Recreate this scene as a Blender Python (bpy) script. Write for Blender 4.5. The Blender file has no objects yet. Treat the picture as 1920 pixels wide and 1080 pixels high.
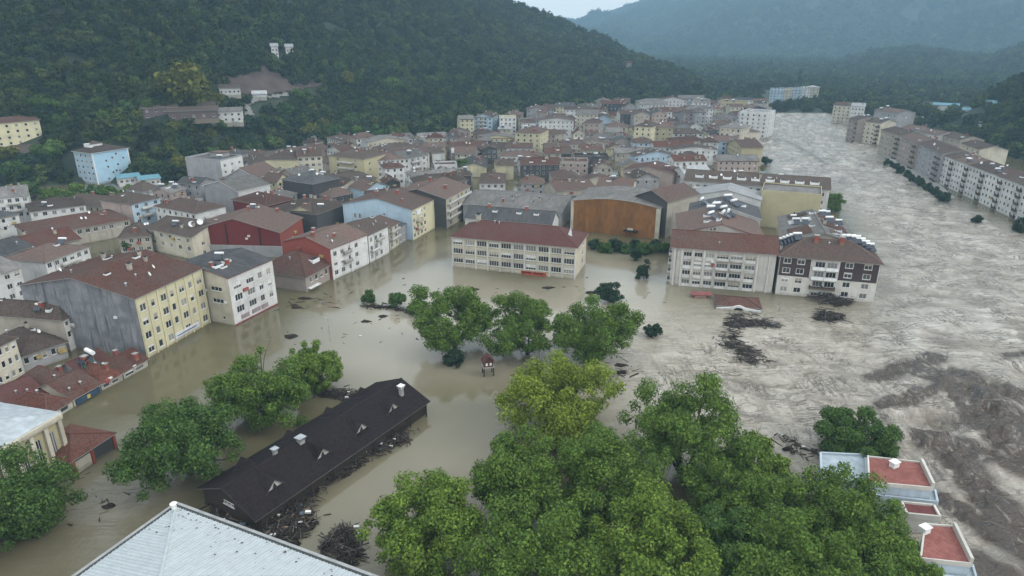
import bpy, math, random
import numpy as np
from mathutils import Vector

# ---------------------------------------------------------------- camera, sky, sun, exposure
sc = bpy.context.scene
FPX, YH, CAMH = 1250.0, 70.0, 70.0            # focal length in photo pixels, horizon row, drone height above the flood
PITCH = math.atan((540 - YH) / FPX)
cam_d = bpy.data.cameras.new('camera'); cam = bpy.data.objects.new('camera', cam_d); sc.collection.objects.link(cam)
cam.location = (0, 0, CAMH); cam.rotation_euler = (math.pi / 2 - PITCH, 0, 0)
cam_d.sensor_width = 36; cam_d.lens = 36 * FPX / 1920; cam_d.clip_start = .5; cam_d.clip_end = 20000
sc.camera = cam

SUN_EL, SUN_AZ = math.radians(36), math.radians(100)     # azimuth from +Y towards +X
w = bpy.data.worlds.new('World'); sc.world = w; w.use_nodes = True
nt = w.node_tree; nt.nodes.clear()
sky = nt.nodes.new('ShaderNodeTexSky'); sky.sky_type = 'NISHITA'; sky.sun_disc = False
sky.sun_elevation = SUN_EL; sky.sun_rotation = SUN_AZ; sky.air_density = 1.0; sky.dust_density = 2.0; sky.ozone_density = 1.0
# an overcast deck: a little brighter overhead than at the horizon, a little of the clear-sky colour kept
tcw = nt.nodes.new('ShaderNodeTexCoord'); spw = nt.nodes.new('ShaderNodeSeparateXYZ'); nt.links.new(tcw.outputs['Generated'], spw.inputs[0])
mrw = nt.nodes.new('ShaderNodeMapRange'); nt.links.new(spw.outputs[2], mrw.inputs[0]); mrw.inputs[3].default_value = 14.5; mrw.inputs[4].default_value = 17.5
vmw = nt.nodes.new('ShaderNodeVectorMath'); vmw.operation = 'SCALE'; vmw.inputs[0].default_value = (.97, 1.0, 1.005); nt.links.new(mrw.outputs[0], vmw.inputs['Scale'])
mixs = nt.nodes.new('ShaderNodeMix'); mixs.data_type = 'RGBA'; mixs.inputs[0].default_value = .93
nt.links.new(vmw.outputs[0], mixs.inputs[7])
bg = nt.nodes.new('ShaderNodeBackground'); bg.inputs[1].default_value = .1
wo = nt.nodes.new('ShaderNodeOutputWorld')
nt.links.new(sky.outputs[0], mixs.inputs[6]); nt.links.new(mixs.outputs[2], bg.inputs[0]); nt.links.new(bg.outputs[0], wo.inputs[0])

sun_d = bpy.data.lights.new('sun', 'SUN'); sun_d.energy = 1.5; sun_d.angle = math.radians(25); sun_d.color = (1, .96, .9)
sun = bpy.data.objects.new('sun', sun_d); sc.collection.objects.link(sun)
sd = Vector((math.sin(SUN_AZ) * math.cos(SUN_EL), math.cos(SUN_AZ) * math.cos(SUN_EL), math.sin(SUN_EL)))
sun.rotation_euler = sd.to_track_quat('Z', 'Y').to_euler()
vs = sc.view_settings; vs.view_transform = 'Standard'; vs.look = 'None'; vs.gamma = 1; vs.exposure = 0.28; vs.use_curve_mapping = False
sc.cycles.use_denoising = True
sc.cycles.max_bounces = 6; sc.cycles.diffuse_bounces = 1; sc.cycles.glossy_bounces = 2; sc.cycles.volume_bounces = 0
sc.cycles.transmission_bounces = 2

# ---------------------------------------------------------------- helpers
RND = random.Random(7)
C = sc.collection
def ray(px, py):
    u = (px - 960) / FPX; v = (540 - py) / FPX
    return np.array([u, math.cos(PITCH) + v * math.sin(PITCH), -math.sin(PITCH) + v * math.cos(PITCH)])
def P(px, py, z=0.0):
    d = ray(px, py); t = (z - CAMH) / d[2]
    return Vector((d[0] * t, d[1] * t, z))
def proj(p):
    q = (p[0], p[1], p[2] - CAMH); c, s = math.cos(PITCH), math.sin(PITCH)
    dep = q[1] * c - q[2] * s; up = q[1] * s + q[2] * c
    return 960 + FPX * q[0] / dep, 540 - FPX * up / dep, dep
def link(o, parent=None, loc=None, rz=None):
    C.objects.link(o)
    if parent is not None: o.parent = parent
    if loc is not None: o.location = loc
    if rz is not None: o.rotation_euler = (0, 0, rz)
    return o
def tag(o, label=None, cat=None, group=None, kind=None):
    if label: o['label'] = label
    if cat: o['category'] = cat
    if group: o['group'] = group
    if kind: o['kind'] = kind
    return o
def empty(name, loc, rz=0):
    o = bpy.data.objects.new(name, None); o.empty_display_size = .5
    return link(o, None, loc, rz)

class MB:
    """collects faces and builds one mesh"""
    def __init__(s): s.v = []; s.f = []; s.m = []; s.uv = []; s.has_uv = False
    def poly(s, pts, mi=0, uv=None):
        i = len(s.v); s.v += [tuple(p) for p in pts]; s.f.append(tuple(range(i, i + len(pts)))); s.m.append(mi)
        s.uv.append(uv)
        if uv: s.has_uv = True
    def box(s, x0, x1, y0, y1, z0, z1, mi=0):
        a = [(x0, y0, z0), (x1, y0, z0), (x1, y1, z0), (x0, y1, z0), (x0, y0, z1), (x1, y0, z1), (x1, y1, z1), (x0, y1, z1)]
        for q in ((3, 2, 1, 0), (4, 5, 6, 7), (0, 1, 5, 4), (1, 2, 6, 5), (2, 3, 7, 6), (3, 0, 4, 7)):
            s.poly([a[k] for k in q], mi)
    def slab(s, pts, t, mi=0, uv=None, mi_edge=None):
        b = [(p[0], p[1], p[2] - t) for p in pts]; me = mi if mi_edge is None else mi_edge
        s.poly(pts, mi, uv); s.poly(b[::-1], me)
        for k in range(len(pts)):
            j = (k + 1) % len(pts); s.poly([b[k], b[j], pts[j], pts[k]], me)
    def tube(s, a, b, r0, r1, n=6, mi=0, cap=True):
        a = Vector(a); b = Vector(b); d = (b - a)
        if d.length < 1e-6: return
        d.normalize(); t = d.orthogonal().normalized(); u = d.cross(t); i = len(s.v)
        for p, r in ((a, r0), (b, r1)):
            for k in range(n):
                g = 2 * math.pi * k / n; s.v.append(tuple(p + t * (r * math.cos(g)) + u * (r * math.sin(g))))
        for k in range(n):
            j = (k + 1) % n; s.f.append((i + k, i + j, i + n + j, i + n + k)); s.m.append(mi); s.uv.append(None)
        if cap:
            s.f.append(tuple(i + n + k for k in range(n))); s.m.append(mi); s.uv.append(None)
            s.f.append(tuple(i + n - 1 - k for k in range(n))); s.m.append(mi); s.uv.append(None)
    def mesh(s, name, mats, smooth=False):
        me = bpy.data.meshes.new(name); me.from_pydata(s.v, [], s.f)
        for m in mats: me.materials.append(m)
        me.polygons.foreach_set('material_index', s.m)
        if s.has_uv:
            l = me.uv_layers.new(name='UVMap'); k = 0
            for f, uv in zip(s.f, s.uv):
                for q in range(len(f)):
                    l.data[k].uv = uv[q] if uv else (0, 0); k += 1
        if smooth: me.polygons.foreach_set('use_smooth', [True] * len(s.f))
        return me
    def obj(s, name, mats, parent=None, loc=None, rz=None, smooth=False):
        if not isinstance(mats, (list, tuple)): mats = [mats]
        return link(bpy.data.objects.new(name, s.mesh(name, mats, smooth)), parent, loc, rz)

# ---- numpy value noise
def _h(ix, iy, seed):
    n = (ix * 374761393 + iy * 668265263 + seed * 982451653) & 0x7fffffff
    n = ((n ^ (n >> 13)) * 1274126177) & 0x7fffffff
    return ((n ^ (n >> 16)) & 0xffff) / 65535.0
def vnoise(x, y, seed=0):
    x = np.asarray(x, float); y = np.asarray(y, float)
    ix = np.floor(x).astype(np.int64); iy = np.floor(y).astype(np.int64); fx = x - ix; fy = y - iy
    fx = fx * fx * (3 - 2 * fx); fy = fy * fy * (3 - 2 * fy)
    a = _h(ix, iy, seed); b = _h(ix + 1, iy, seed); c = _h(ix, iy + 1, seed); d = _h(ix + 1, iy + 1, seed)
    return (a * (1 - fx) + b * fx) * (1 - fy) + (c * (1 - fx) + d * fx) * fy
def fbm(x, y, seed=0, o=4):
    r = 0; a = .5; t = 0
    for k in range(o): r = r + a * vnoise(x * 2 ** k, y * 2 ** k, seed + k * 17); t += a; a *= .5
    return r / t
def ridged(x, y, seed=0, o=3):
    r = 0; a = .5; t = 0
    for k in range(o): r = r + a * (1 - np.abs(2 * vnoise(x * 2 ** k, y * 2 ** k, seed + k * 31) - 1)); t += a; a *= .5
    return r / t

# ---------------------------------------------------------------- materials
MATS = {}
def nm(name):
    m = bpy.data.materials.new(name); m.use_nodes = True; t = m.node_tree
    b = t.nodes['Principled BSDF']; return m, t, b
def N(t, typ, **kw):
    n = t.nodes.new(typ)
    for k, v in kw.items(): setattr(n, k, v)
    return n
def mixc(t, fac, a, b):
    n = N(t, 'ShaderNodeMix', data_type='RGBA')
    for sock, val in ((0, fac), (6, a), (7, b)):
        if hasattr(val, 'links') or isinstance(val, bpy.types.NodeSocket): t.links.new(val, n.inputs[sock])
        else: n.inputs[sock].default_value = (*val, 1) if isinstance(val, tuple) else val
    return n.outputs[2]
def math_(t, op, a, b=None, c=None):
    n = N(t, 'ShaderNodeMath', operation=op)
    for k, v in enumerate((a, b, c)):
        if v is None: continue
        if isinstance(v, bpy.types.NodeSocket): t.links.new(v, n.inputs[k])
        else: n.inputs[k].default_value = v
    return n.outputs[0]
def ramp(t, fac, lo, hi):
    n = N(t, 'ShaderNodeMapRange'); t.links.new(fac, n.inputs[0]); n.inputs[1].default_value = lo; n.inputs[2].default_value = hi
    return n.outputs[0]
def objcoord(t, scale):
    tc = N(t, 'ShaderNodeTexCoord'); oi = N(t, 'ShaderNodeObjectInfo')
    mu = N(t, 'ShaderNodeVectorMath', operation='MULTIPLY_ADD'); t.links.new(tc.outputs['Object'], mu.inputs[0])
    mu.inputs[1].default_value = scale
    k = math_(t, 'MULTIPLY', oi.outputs['Random'], 97.0); t.links.new(k, mu.inputs[2])
    return mu.outputs[0]
def noise_(t, vec, scale=1.0, detail=3, rough=.55):
    n = N(t, 'ShaderNodeTexNoise'); t.links.new(vec, n.inputs['Vector']); n.inputs['Scale'].default_value = scale
    n.inputs['Detail'].default_value = detail; n.inputs['Roughness'].default_value = rough
    return n.outputs['Fac']
def dk(c, k): return tuple(x * k for x in c)
def plain(name, c, rough=.7, metal=0.0, var=.25):
    if name in MATS: return MATS[name]
    m, t, b = nm(name)
    f = ramp(t, noise_(t, objcoord(t, (1, 1, 1)), .8, 4), .35, .7)
    t.links.new(mixc(t, f, dk(c, 1 - var), dk(c, 1 + var * .4)), b.inputs['Base Color'])
    b.inputs['Roughness'].default_value = rough; b.inputs['Metallic'].default_value = metal
    MATS[name] = m; return m
def wallm(name, c, dirt=.45, stain=(.10, .095, .085), lo=.5):
    """rendered wall: vertical rain streaks, blotches and a mud line above the flood"""
    if name in MATS: return MATS[name]
    m, t, b = nm(name)
    s1 = ramp(t, noise_(t, objcoord(t, (.9, .9, .10)), 1.0, 5, .6), lo, lo + .35)
    s2 = ramp(t, noise_(t, objcoord(t, (.22, .22, .3)), 1.0, 4), lo - .08, lo + .22)
    f = math_(t, 'MULTIPLY', math_(t, 'MAXIMUM', s1, math_(t, 'MULTIPLY', s2, .6)), dirt)
    oi = N(t, 'ShaderNodeObjectInfo')
    c1 = mixc(t, oi.outputs['Random'], dk(c, .86), dk(c, 1.08))
    c2 = mixc(t, f, c1, stain)
    tc = N(t, 'ShaderNodeTexCoord'); sp = N(t, 'ShaderNodeSeparateXYZ'); t.links.new(tc.outputs['Object'], sp.inputs[0])
    zz = math_(t, 'ADD', sp.outputs[2], math_(t, 'MULTIPLY', noise_(t, objcoord(t, (.5, .5, .5)), 1.0, 3), .9))
    band = math_(t, 'MULTIPLY', math_(t, 'SUBTRACT', 1.0, ramp(t, zz, .5, 1.1)), .65)
    c3 = mixc(t, band, c2, (.20, .175, .12))
    t.links.new(c3, b.inputs['Base Color']); b.inputs['Roughness'].default_value = .9; b.inputs['Specular IOR Level'].default_value = .2
    bp = N(t, 'ShaderNodeBump'); bp.inputs['Strength'].default_value = .25; bp.inputs['Distance'].default_value = .05
    t.links.new(noise_(t, objcoord(t, (1, 1, 1)), 3.0, 4), bp.inputs['Height']); t.links.new(bp.outputs[0], b.inputs['Normal'])
    MATS[name] = m; return m
def roofm(name, c1, c2, moss=(.09, .085, .075), tu=.26, tv=.36, mossk=.6):
    """clay tile: uv in metres, each tile its own tone, rounded rows, lichen"""
    if name in MATS: return MATS[name]
    m, t, b = nm(name)
    uv = N(t, 'ShaderNodeUVMap'); sp = N(t, 'ShaderNodeSeparateXYZ'); t.links.new(uv.outputs[0], sp.inputs[0])
    u = math_(t, 'DIVIDE', sp.outputs[0], tu); v = math_(t, 'DIVIDE', sp.outputs[1], tv)
    cb = N(t, 'ShaderNodeCombineXYZ'); t.links.new(math_(t, 'FLOOR', u), cb.inputs[0]); t.links.new(math_(t, 'FLOOR', v), cb.inputs[1])
    wn = N(t, 'ShaderNodeTexWhiteNoise', noise_dimensions='2D'); t.links.new(cb.outputs[0], wn.inputs['Vector'])
    col = mixc(t, wn.outputs['Value'], c1, c2)
    g = ramp(t, noise_(t, objcoord(t, (.16, .16, .16)), 1.0, 5, .65), .40, .72)
    col = mixc(t, math_(t, 'MULTIPLY', g, mossk), col, moss)
    oi = N(t, 'ShaderNodeObjectInfo'); hs = N(t, 'ShaderNodeHueSaturation')
    t.links.new(math_(t, 'ADD', math_(t, 'MULTIPLY', oi.outputs['Random'], .5), .72), hs.inputs['Value'])
    t.links.new(col, hs.inputs['Color']); t.links.new(hs.outputs[0], b.inputs['Base Color'])
    b.inputs['Roughness'].default_value = .85; b.inputs['Specular IOR Level'].default_value = .12
    hh = math_(t, 'ADD', math_(t, 'ABSOLUTE', math_(t, 'SINE', math_(t, 'MULTIPLY', u, math.pi))), math_(t, 'FRACT', v))
    bp = N(t, 'ShaderNodeBump'); bp.inputs['Strength'].default_value = .7; bp.inputs['Distance'].default_value = .06
    t.links.new(hh, bp.inputs['Height']); t.links.new(bp.outputs[0], b.inputs['Normal'])
    MATS[name] = m; return m
def leafm(name, c, c2=None, trans=.25, inst=False):
    if name in MATS: return MATS[name]
    m, t, b = nm(name)
    c2 = c2 or (c[0] * 2.1, c[1] * 1.7, c[2] * 1.4)
    ge = N(t, 'ShaderNodeNewGeometry')
    col = mixc(t, ge.outputs['Random Per Island'], dk(c, .42), c2)
    tc = N(t, 'ShaderNodeTexCoord')
    g = ramp(t, noise_(t, tc.outputs['Object'], .35, 3), .35, .7)
    col = mixc(t, math_(t, 'MULTIPLY', g, .55), col, c)
    if inst:
        oi = N(t, 'ShaderNodeObjectInfo'); hs = N(t, 'ShaderNodeHueSaturation')
        t.links.new(math_(t, 'ADD', math_(t, 'MULTIPLY', oi.outputs['Random'], 1.0), .45), hs.inputs['Value'])
        t.links.new(math_(t, 'ADD', math_(t, 'MULTIPLY', math_(t, 'FRACT', math_(t, 'MULTIPLY', oi.outputs['Random'], 13.7)), .05), .465), hs.inputs['Hue'])
        t.links.new(col, hs.inputs['Color']); col = hs.outputs[0]
    t.links.new(col, b.inputs['Base Color']); b.inputs['Roughness'].default_value = .75
    b.inputs['Specular IOR Level'].default_value = .15
    tr = N(t, 'ShaderNodeBsdfTranslucent'); t.links.new(col, tr.inputs[0])
    mx = N(t, 'ShaderNodeMixShader'); mx.inputs[0].default_value = trans
    t.links.new(b.outputs[0], mx.inputs[1]); t.links.new(tr.outputs[0], mx.inputs[2])
    t.links.new(mx.outputs[0], t.nodes['Material Output'].inputs[0])
    MATS[name] = m; return m
def glassm(name, c, pale, thr):
    m, t, b = nm(name); oi = N(t, 'ShaderNodeObjectInfo')
    f = math_(t, 'POWER', oi.outputs['Random'], thr)
    t.links.new(mixc(t, f, c, pale), b.inputs['Base Color']); b.inputs['Roughness'].default_value = .12
    return m
M_glass = glassm('window_glass', (.018, .022, .026), (.30, .30, .28), 3.2)
M_frame = plain('white_frame', (.70, .70, .68), .5)
M_conc = wallm('bare_concrete', (.30, .29, .275), .5)
M_dark = plain('dark_void', (.012, .012, .012), .9)
M_bark = plain('bark', (.055, .042, .032), .9)
WALL = {
 'yellow': wallm('yellow_render', (.60, .555, .37)), 'cream': wallm('cream_render', (.56, .52, .42), .6),
 'white': wallm('white_render', (.64, .64, .63), .55), 'grey': wallm('grey_render', (.33, .33, .34), .6),
 'pale blue': wallm('pale_blue_render', (.40, .52, .62)), 'sky blue': wallm('sky_blue_render', (.40, .60, .74), .3),
 'charcoal': wallm('charcoal_render', (.065, .065, .068)), 'red': wallm('red_render', (.15, .026, .024), .3),
 'brick red': wallm('brick_red_render', (.28, .07, .05), .35), 'beige': wallm('beige_render', (.42, .385, .325), .65),
 'pink': wallm('pink_render', (.42, .335, .30), .6), 'orange': wallm('orange_sheet', (.27, .122, .036), .8, (.075, .04, .024), .46),
 'olive': wallm('olive_render', (.42, .38, .24), .3), 'brown': wallm('brown_render', (.060, .042, .042), .25),
 'stained grey': wallm('stained_cement', (.31, .32, .34), .95, (.045, .05, .055), .38), 'dark taupe': wallm('dark_taupe_render', (.13, .10, .098), .5), 'off-white': wallm('offwhite_render', (.55, .53, .49), .5), 'taupe': wallm('taupe_render', (.33, .28, .25)),
}
ROOF = {
 'red-brown': roofm('tile_red_brown', (.062, .030, .024), (.120, .057, .044)),
 'red': roofm('tile_red', (.076, .030, .022), (.14, .057, .042), mossk=.4),
 'dusty pink': roofm('tile_dusty', (.086, .056, .048), (.155, .104, .088)),
 'brown': roofm('tile_brown', (.050, .036, .030), (.098, .071, .060)),
 'dark red': roofm('tile_dark_red', (.066, .028, .025), (.094, .040, .036), mossk=.25),
 'grey': roofm('sheet_grey', (.12, .115, .11), (.18, .17, .165), tu=.9, tv=2.2),
 'dark grey': roofm('sheet_dark_grey', (.048, .050, .052), (.075, .075, .080), tu=.9, tv=2.2, mossk=.3),
 'pale grey': roofm('sheet_pale_grey', (.30, .31, .32), (.38, .39, .40), tu=.9, tv=2.2, mossk=.3),
 'charcoal': roofm('shingle_charcoal', (.014, .010, .011), (.024, .018, .019), (.010, .009, .010), mossk=.4),
}
M_white = plain('white_paint', (.74, .75, .75), .45, var=.15)
M_steel = plain('zinc', (.45, .47, .49), .35, .7)
M_panel = plain('solar_glass', (.02, .028, .045), .15)
# ---------------------------------------------------------------- terrain: hills round a flooded valley
def azel(px, py):
    d = ray(px, py); return math.atan2(d[0], d[1]), math.atan2(d[2], math.hypot(d[0], d[1]))
def base_ctl(pts):
    r = []
    for px, py in pts:
        q = P(px, py, 0); r.append((math.atan2(q.x, q.y), math.hypot(q.x, q.y)))
    return np.array(sorted(r))
D2R = math.pi / 180
LEFT_B = base_ctl([(-500, 420), (-100, 372), (0, 356), (130, 346), (340, 343), (420, 312), (480, 300), (600, 275), (760, 262), (900, 250), (960, 236), (1100, 219), (1250, 209), (1340, 203)])
def crest(inframe, outframe):
    r = [(azel(px, py)[0], azel(px, py)[1], d) for px, py, d in inframe] + [(a * D2R, e * D2R, d) for a, e, d in outframe]
    return np.array(sorted(r))
LEFT_C = crest([(920, -2, 1050), (1000, 32, 1080), (1065, 52, 1100), (1130, 76, 1080), (1200, 112, 1040), (1260, 142, 1000), (1310, 170, 930), (1340, 196, 840), (1352, 206, 800)],
               [(-60, 21, 760), (-42, 20, 800), (-32, 18.5, 860), (-22, 15.5, 920), (-12, 9, 980), (-5.5, 5, 1030)])
FAR_C = crest([(700, 40, 5100), (1000, 62, 5150), (1065, 55, 5200), (1140, 30, 5250), (1230, -3, 5250)], [(17, 5.6, 5200), (23, 8, 5200), (33, 10, 5000), (45, 12, 4800), (60, 13, 4500)])
MID_C = crest([(1430, 196, 1943), (1500, 160, 1977), (1560, 130, 1994), (1640, 106, 2028), (1720, 99, 2028), (1790, 112, 1994), (1850, 120, 1943), (1920, 96, 1892)], [(40, 1.5, 1850), (50, 5, 1800), (60, 8, 1700)])
NEAR_C = crest([(1760, 236, 600), (1800, 214, 640), (1840, 193, 660), (1880, 175, 670), (1920, 160, 680)], [(41, .2, 680), (50, 6, 650), (60, 10, 600)])
NEAR_B = base_ctl([(1740, 245), (1800, 258), (1860, 283), (1920, 302), (2040, 340), (2250, 400)])
def lerp(ctl, a, k): return np.interp(a, ctl[:, 0], ctl[:, k])
def hill(az, d, db, ec, dc, amp, seed, x, y, ok):
    zc = CAMH + dc * np.tan(ec)
    t = (d - db) / np.maximum(dc - db, 20)
    up = zc * np.clip(t, 0, 1) ** 1.15
    down = zc * (1 - .35 * np.clip(t - 1, 0, 3) ** 1.3)
    z = np.where(t < 1, up, down)
    z = z + amp * np.clip(t * 3, 0, 1) * np.clip(1.15 - np.abs(t - .55) * .9, .25, 1) * (ridged(x / 170, y / 170, seed) - .55) * 2
    return np.where((t > 0) & ok & (zc > 0), z, -4.0)
def terrain(x, y):
    x = np.asarray(x, float); y = np.asarray(y, float)
    az = np.arctan2(x, y); d = np.hypot(x, y)
    z = np.full_like(d, -4.0)
    z = np.maximum(z, hill(az, d, lerp(LEFT_B, az, 1), lerp(LEFT_C, az, 1), lerp(LEFT_C, az, 2), 16, 3, x, y, az < LEFT_B[-1, 0]))
    z = np.maximum(z, hill(az, d, 2700 + 0 * d, lerp(FAR_C, az, 1), lerp(FAR_C, az, 2), 110, 11, x / 4, y / 4, az > -.3))
    z = np.maximum(z, hill(az, d, 1350 + 0 * d, lerp(MID_C, az, 1), lerp(MID_C, az, 2), 14, 19, x, y, az > MID_C[0, 0]))
    z = np.maximum(z, hill(az, d, lerp(NEAR_B, az, 1), lerp(NEAR_C, az, 1), lerp(NEAR_C, az, 2), 10, 23, x, y, az > NEAR_C[0, 0]))
    # valley floor beyond the flooded river
    fl = np.clip((d - 690) / 60, 0, 1) * 5.5 - 4
    rb = np.clip((x - np.interp(y, RBY, RBX)) / 10, 0, 1) * np.clip((y - 360) / 60, 0, 1) * 5.6 - 4
    return np.maximum(z, np.maximum(fl, np.where(az > 0.05, rb, -4)))
_rb = [P(1920, 300), P(1830, 270), P(1760, 252), P(1700, 240), P(1640, 226), P(1560, 214)]
_o = sorted((p.y, p.x) for p in _rb); RBY = [q[0] for q in _o]; RBX = [q[1] for q in _o]

def grid_mesh(name, X, Y, Z, mat, smooth=True):
    r, c = X.shape; me = bpy.data.meshes.new(name)
    co = np.stack([X, Y, Z], -1).reshape(-1, 3)
    i = np.arange(r * c).reshape(r, c)
    q = np.stack([i[:-1, :-1], i[:-1, 1:], i[1:, 1:], i[1:, :-1]], -1).reshape(-1, 4)
    me.vertices.add(len(co)); me.vertices.foreach_set('co', co.ravel())
    me.loops.add(q.size); me.loops.foreach_set('vertex_index', q.ravel().astype(np.int32))
    me.polygons.add(len(q)); me.polygons.foreach_set('loop_start', np.arange(0, q.size, 4, dtype=np.int32))
    me.polygons.foreach_set('loop_total', np.full(len(q), 4, np.int32))
    me.polygons.foreach_set('use_smooth', np.full(len(q), smooth))
    me.update(calc_edges=True); me.materials.append(mat)
    return me
# undergrowth
m, t, b = nm('undergrowth')
tc = N(t, 'ShaderNodeTexCoord')
f1 = ramp(t, noise_(t, tc.outputs['Object'], .05, 6, .65), .35, .65)
t.links.new(mixc(t, f1, (.012, .02, .011), (.028, .04, .018)), b.inputs['Base Color']); b.inputs['Roughness'].default_value = .9
M_under = m
AZ = np.linspace(-62 * D2R, 62 * D2R, 420); DD = np.geomspace(215, 5450, 225)
A2, R2 = np.meshgrid(AZ, DD)
X2, Y2 = R2 * np.sin(A2), R2 * np.cos(A2)
me = grid_mesh('hills', X2[:, ::-1], Y2[:, ::-1], terrain(X2, Y2)[:, ::-1], M_under)
tag(link(bpy.data.objects.new('hills', me)), kind='structure')
g = MB(); g.poly([(-6000, -3000, -6), (6000, -3000, -6), (6000, 9000, -6), (-6000, 9000, -6)])
tag(g.obj('ground', M_under), kind='structure')
def hillpoint(px, py, lo=230, hi=2600):
    a, e = azel(px, py); ds = np.arange(lo, hi, 2.0)
    zt = terrain(ds * math.sin(a), ds * math.cos(a)); zr = CAMH + ds * math.tan(e)
    k = np.argmax(zt >= zr); d = ds[k]
    return Vector((d * math.sin(a), d * math.cos(a), float(zt[k])))

# ---------------------------------------------------------------- water
m, t, b = nm('silty_flood_water')
at = N(t, 'ShaderNodeAttribute', attribute_name='chop'); at2 = N(t, 'ShaderNodeAttribute', attribute_name='silt_shade')
tc = N(t, 'ShaderNodeTexCoord')
n1 = noise_(t, tc.outputs['Object'], .035, 4)
calm = mixc(t, ramp(t, n1, .35, .65), (.098, .086, .048), (.120, .106, .062))
rivc = mixc(t, ramp(t, noise_(t, tc.outputs['Object'], .12, 5, .6), .35, .65), (.305, .272, .226), (.38, .348, .298))
col = mixc(t, at.outputs['Fac'], calm, rivc)
at3 = N(t, 'ShaderNodeAttribute', attribute_name='pale'); col = mixc(t, at3.outputs['Fac'], col, (.335, .305, .245))
b.inputs['Roughness'].default_value = .06; b.inputs['IOR'].default_value = 1.42
t.links.new(math_(t, 'ADD', math_(t, 'MULTIPLY', at.outputs['Fac'], .06), .04), b.inputs['Roughness'])
def ridge_tex(scale, rot, sx, sy, det, dist):
    mp = N(t, 'ShaderNodeMapping'); mp.inputs['Scale'].default_value = (sx, sy, 1); mp.inputs['Rotation'].default_value = (0, 0, rot); t.links.new(tc.outputs['Object'], mp.inputs[0])
    n = N(t, 'ShaderNodeTexNoise'); t.links.new(mp.outputs[0], n.inputs['Vector']); n.inputs['Scale'].default_value = scale; n.inputs['Detail'].default_value = det; n.inputs['Roughness'].default_value = .62; n.inputs['Distortion'].default_value = dist
    return math_(t, 'SUBTRACT', 1.0, math_(t, 'ABSOLUTE', math_(t, 'MULTIPLY_ADD', n.outputs['Fac'], 2.0, -1.0)))
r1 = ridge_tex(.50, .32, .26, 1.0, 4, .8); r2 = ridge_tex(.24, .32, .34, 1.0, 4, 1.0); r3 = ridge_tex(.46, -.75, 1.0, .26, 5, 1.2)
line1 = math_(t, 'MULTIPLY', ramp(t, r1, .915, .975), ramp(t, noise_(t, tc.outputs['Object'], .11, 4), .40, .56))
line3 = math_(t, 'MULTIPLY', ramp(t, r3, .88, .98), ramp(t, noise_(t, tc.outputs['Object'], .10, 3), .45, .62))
lines = math_(t, 'MULTIPLY', math_(t, 'MAXIMUM', line1, line3), math_(t, 'MULTIPLY', at.outputs['Fac'], .82))  # dark wave-shade lines painted into the chop colour
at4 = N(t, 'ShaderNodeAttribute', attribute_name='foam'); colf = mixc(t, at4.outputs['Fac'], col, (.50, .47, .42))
env = math_(t, 'MULTIPLY', at2.outputs['Fac'], ramp(t, math_(t, 'ADD', r3, math_(t, 'MULTIPLY', r2, .6)), .86, 1.36))  # dark silt tint together with painted wave shade
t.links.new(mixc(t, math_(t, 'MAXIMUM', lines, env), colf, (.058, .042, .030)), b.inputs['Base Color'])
nb2 = noise_(t, tc.outputs['Object'], .5, 3); nb = noise_(t, tc.outputs['Object'], 1.3, 4)
hh = math_(t, 'ADD', math_(t, 'MULTIPLY', math_(t, 'ADD', nb, nb2), .016), math_(t, 'MULTIPLY', at.outputs['Fac'], math_(t, 'ADD', math_(t, 'MULTIPLY', r1, .55), math_(t, 'ADD', math_(t, 'MULTIPLY', r2, .8), math_(t, 'MULTIPLY', r3, .35)))))
bp = N(t, 'ShaderNodeBump'); bp.inputs['Strength'].default_value = 1; bp.inputs['Distance'].default_value = 1.0
t.links.new(hh, bp.inputs['Height']); t.links.new(bp.outputs[0], b.inputs['Normal'])
M_water = m
def seg_dist(px, py, pts):
    d = np.full(px.shape, 1e9)
    for (x0, y0), (x1, y1) in zip(pts[:-1], pts[1:]):
        dx, dy = x1 - x0, y1 - y0; tt = np.clip(((px - x0) * dx + (py - y0) * dy) / (dx * dx + dy * dy + 1e-9), 0, 1)
        d = np.minimum(d, np.hypot(px - x0 - tt * dx, py - y0 - tt * dy))
    return d
def inside(px, py, poly):
    r = np.zeros(px.shape, bool); n = len(poly)
    for k in range(n):
        x0, y0 = poly[k]; x1, y1 = poly[(k + 1) % n]
        c = ((y0 > py) != (y1 > py)) & (px < (x1 - x0) * (py - y0) / (y1 - y0 + 1e-12) + x0); r ^= c
    return r
def soft(px, py, poly, wd):
    w2 = [P(*q) for q in poly]; pl = [(q.x, q.y) for q in w2]
    i = inside(px, py, pl); d = seg_dist(px, py, pl + pl[:1])
    return np.clip(.5 + np.where(i, d, -d) / wd, 0, 1)
az1 = np.concatenate([np.linspace(-66, -41, 24), np.linspace(-40.5, 2, 210), np.linspace(2.08, 41, 540), np.linspace(41.5, 66, 24)]) * D2R
rr = np.concatenate([np.linspace(2, 34, 8), np.geomspace(36, 760, 480)])
A2, R2 = np.meshgrid(az1, rr)
wx, wy = R2 * np.sin(A2), R2 * np.cos(A2)
RIV = [(1440, 213), (1560, 213), (1645, 285), (1770, 372), (1930, 445), (2300, 560), (2300, 1100), (1760, 1078), (1500, 850), (1250, 760), (1130, 700), (1290, 640), (1600, 590), (1645, 560), (1655, 480), (1600, 400), (1560, 345), (1460, 325), (1440, 290), (1400, 265)]
riv = soft(wx, wy, RIV, 14)
edge = soft(wx, wy, [(1040, 640), (1330, 575), (1640, 560), (1700, 1080), (1500, 860), (1180, 800)], 24) * .55
chop = np.maximum(np.maximum(riv, edge), soft(wx, wy, [(60, 1090), (120, 880), (230, 850), (360, 900), (330, 960), (180, 1090)], 16) * .22)
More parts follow.
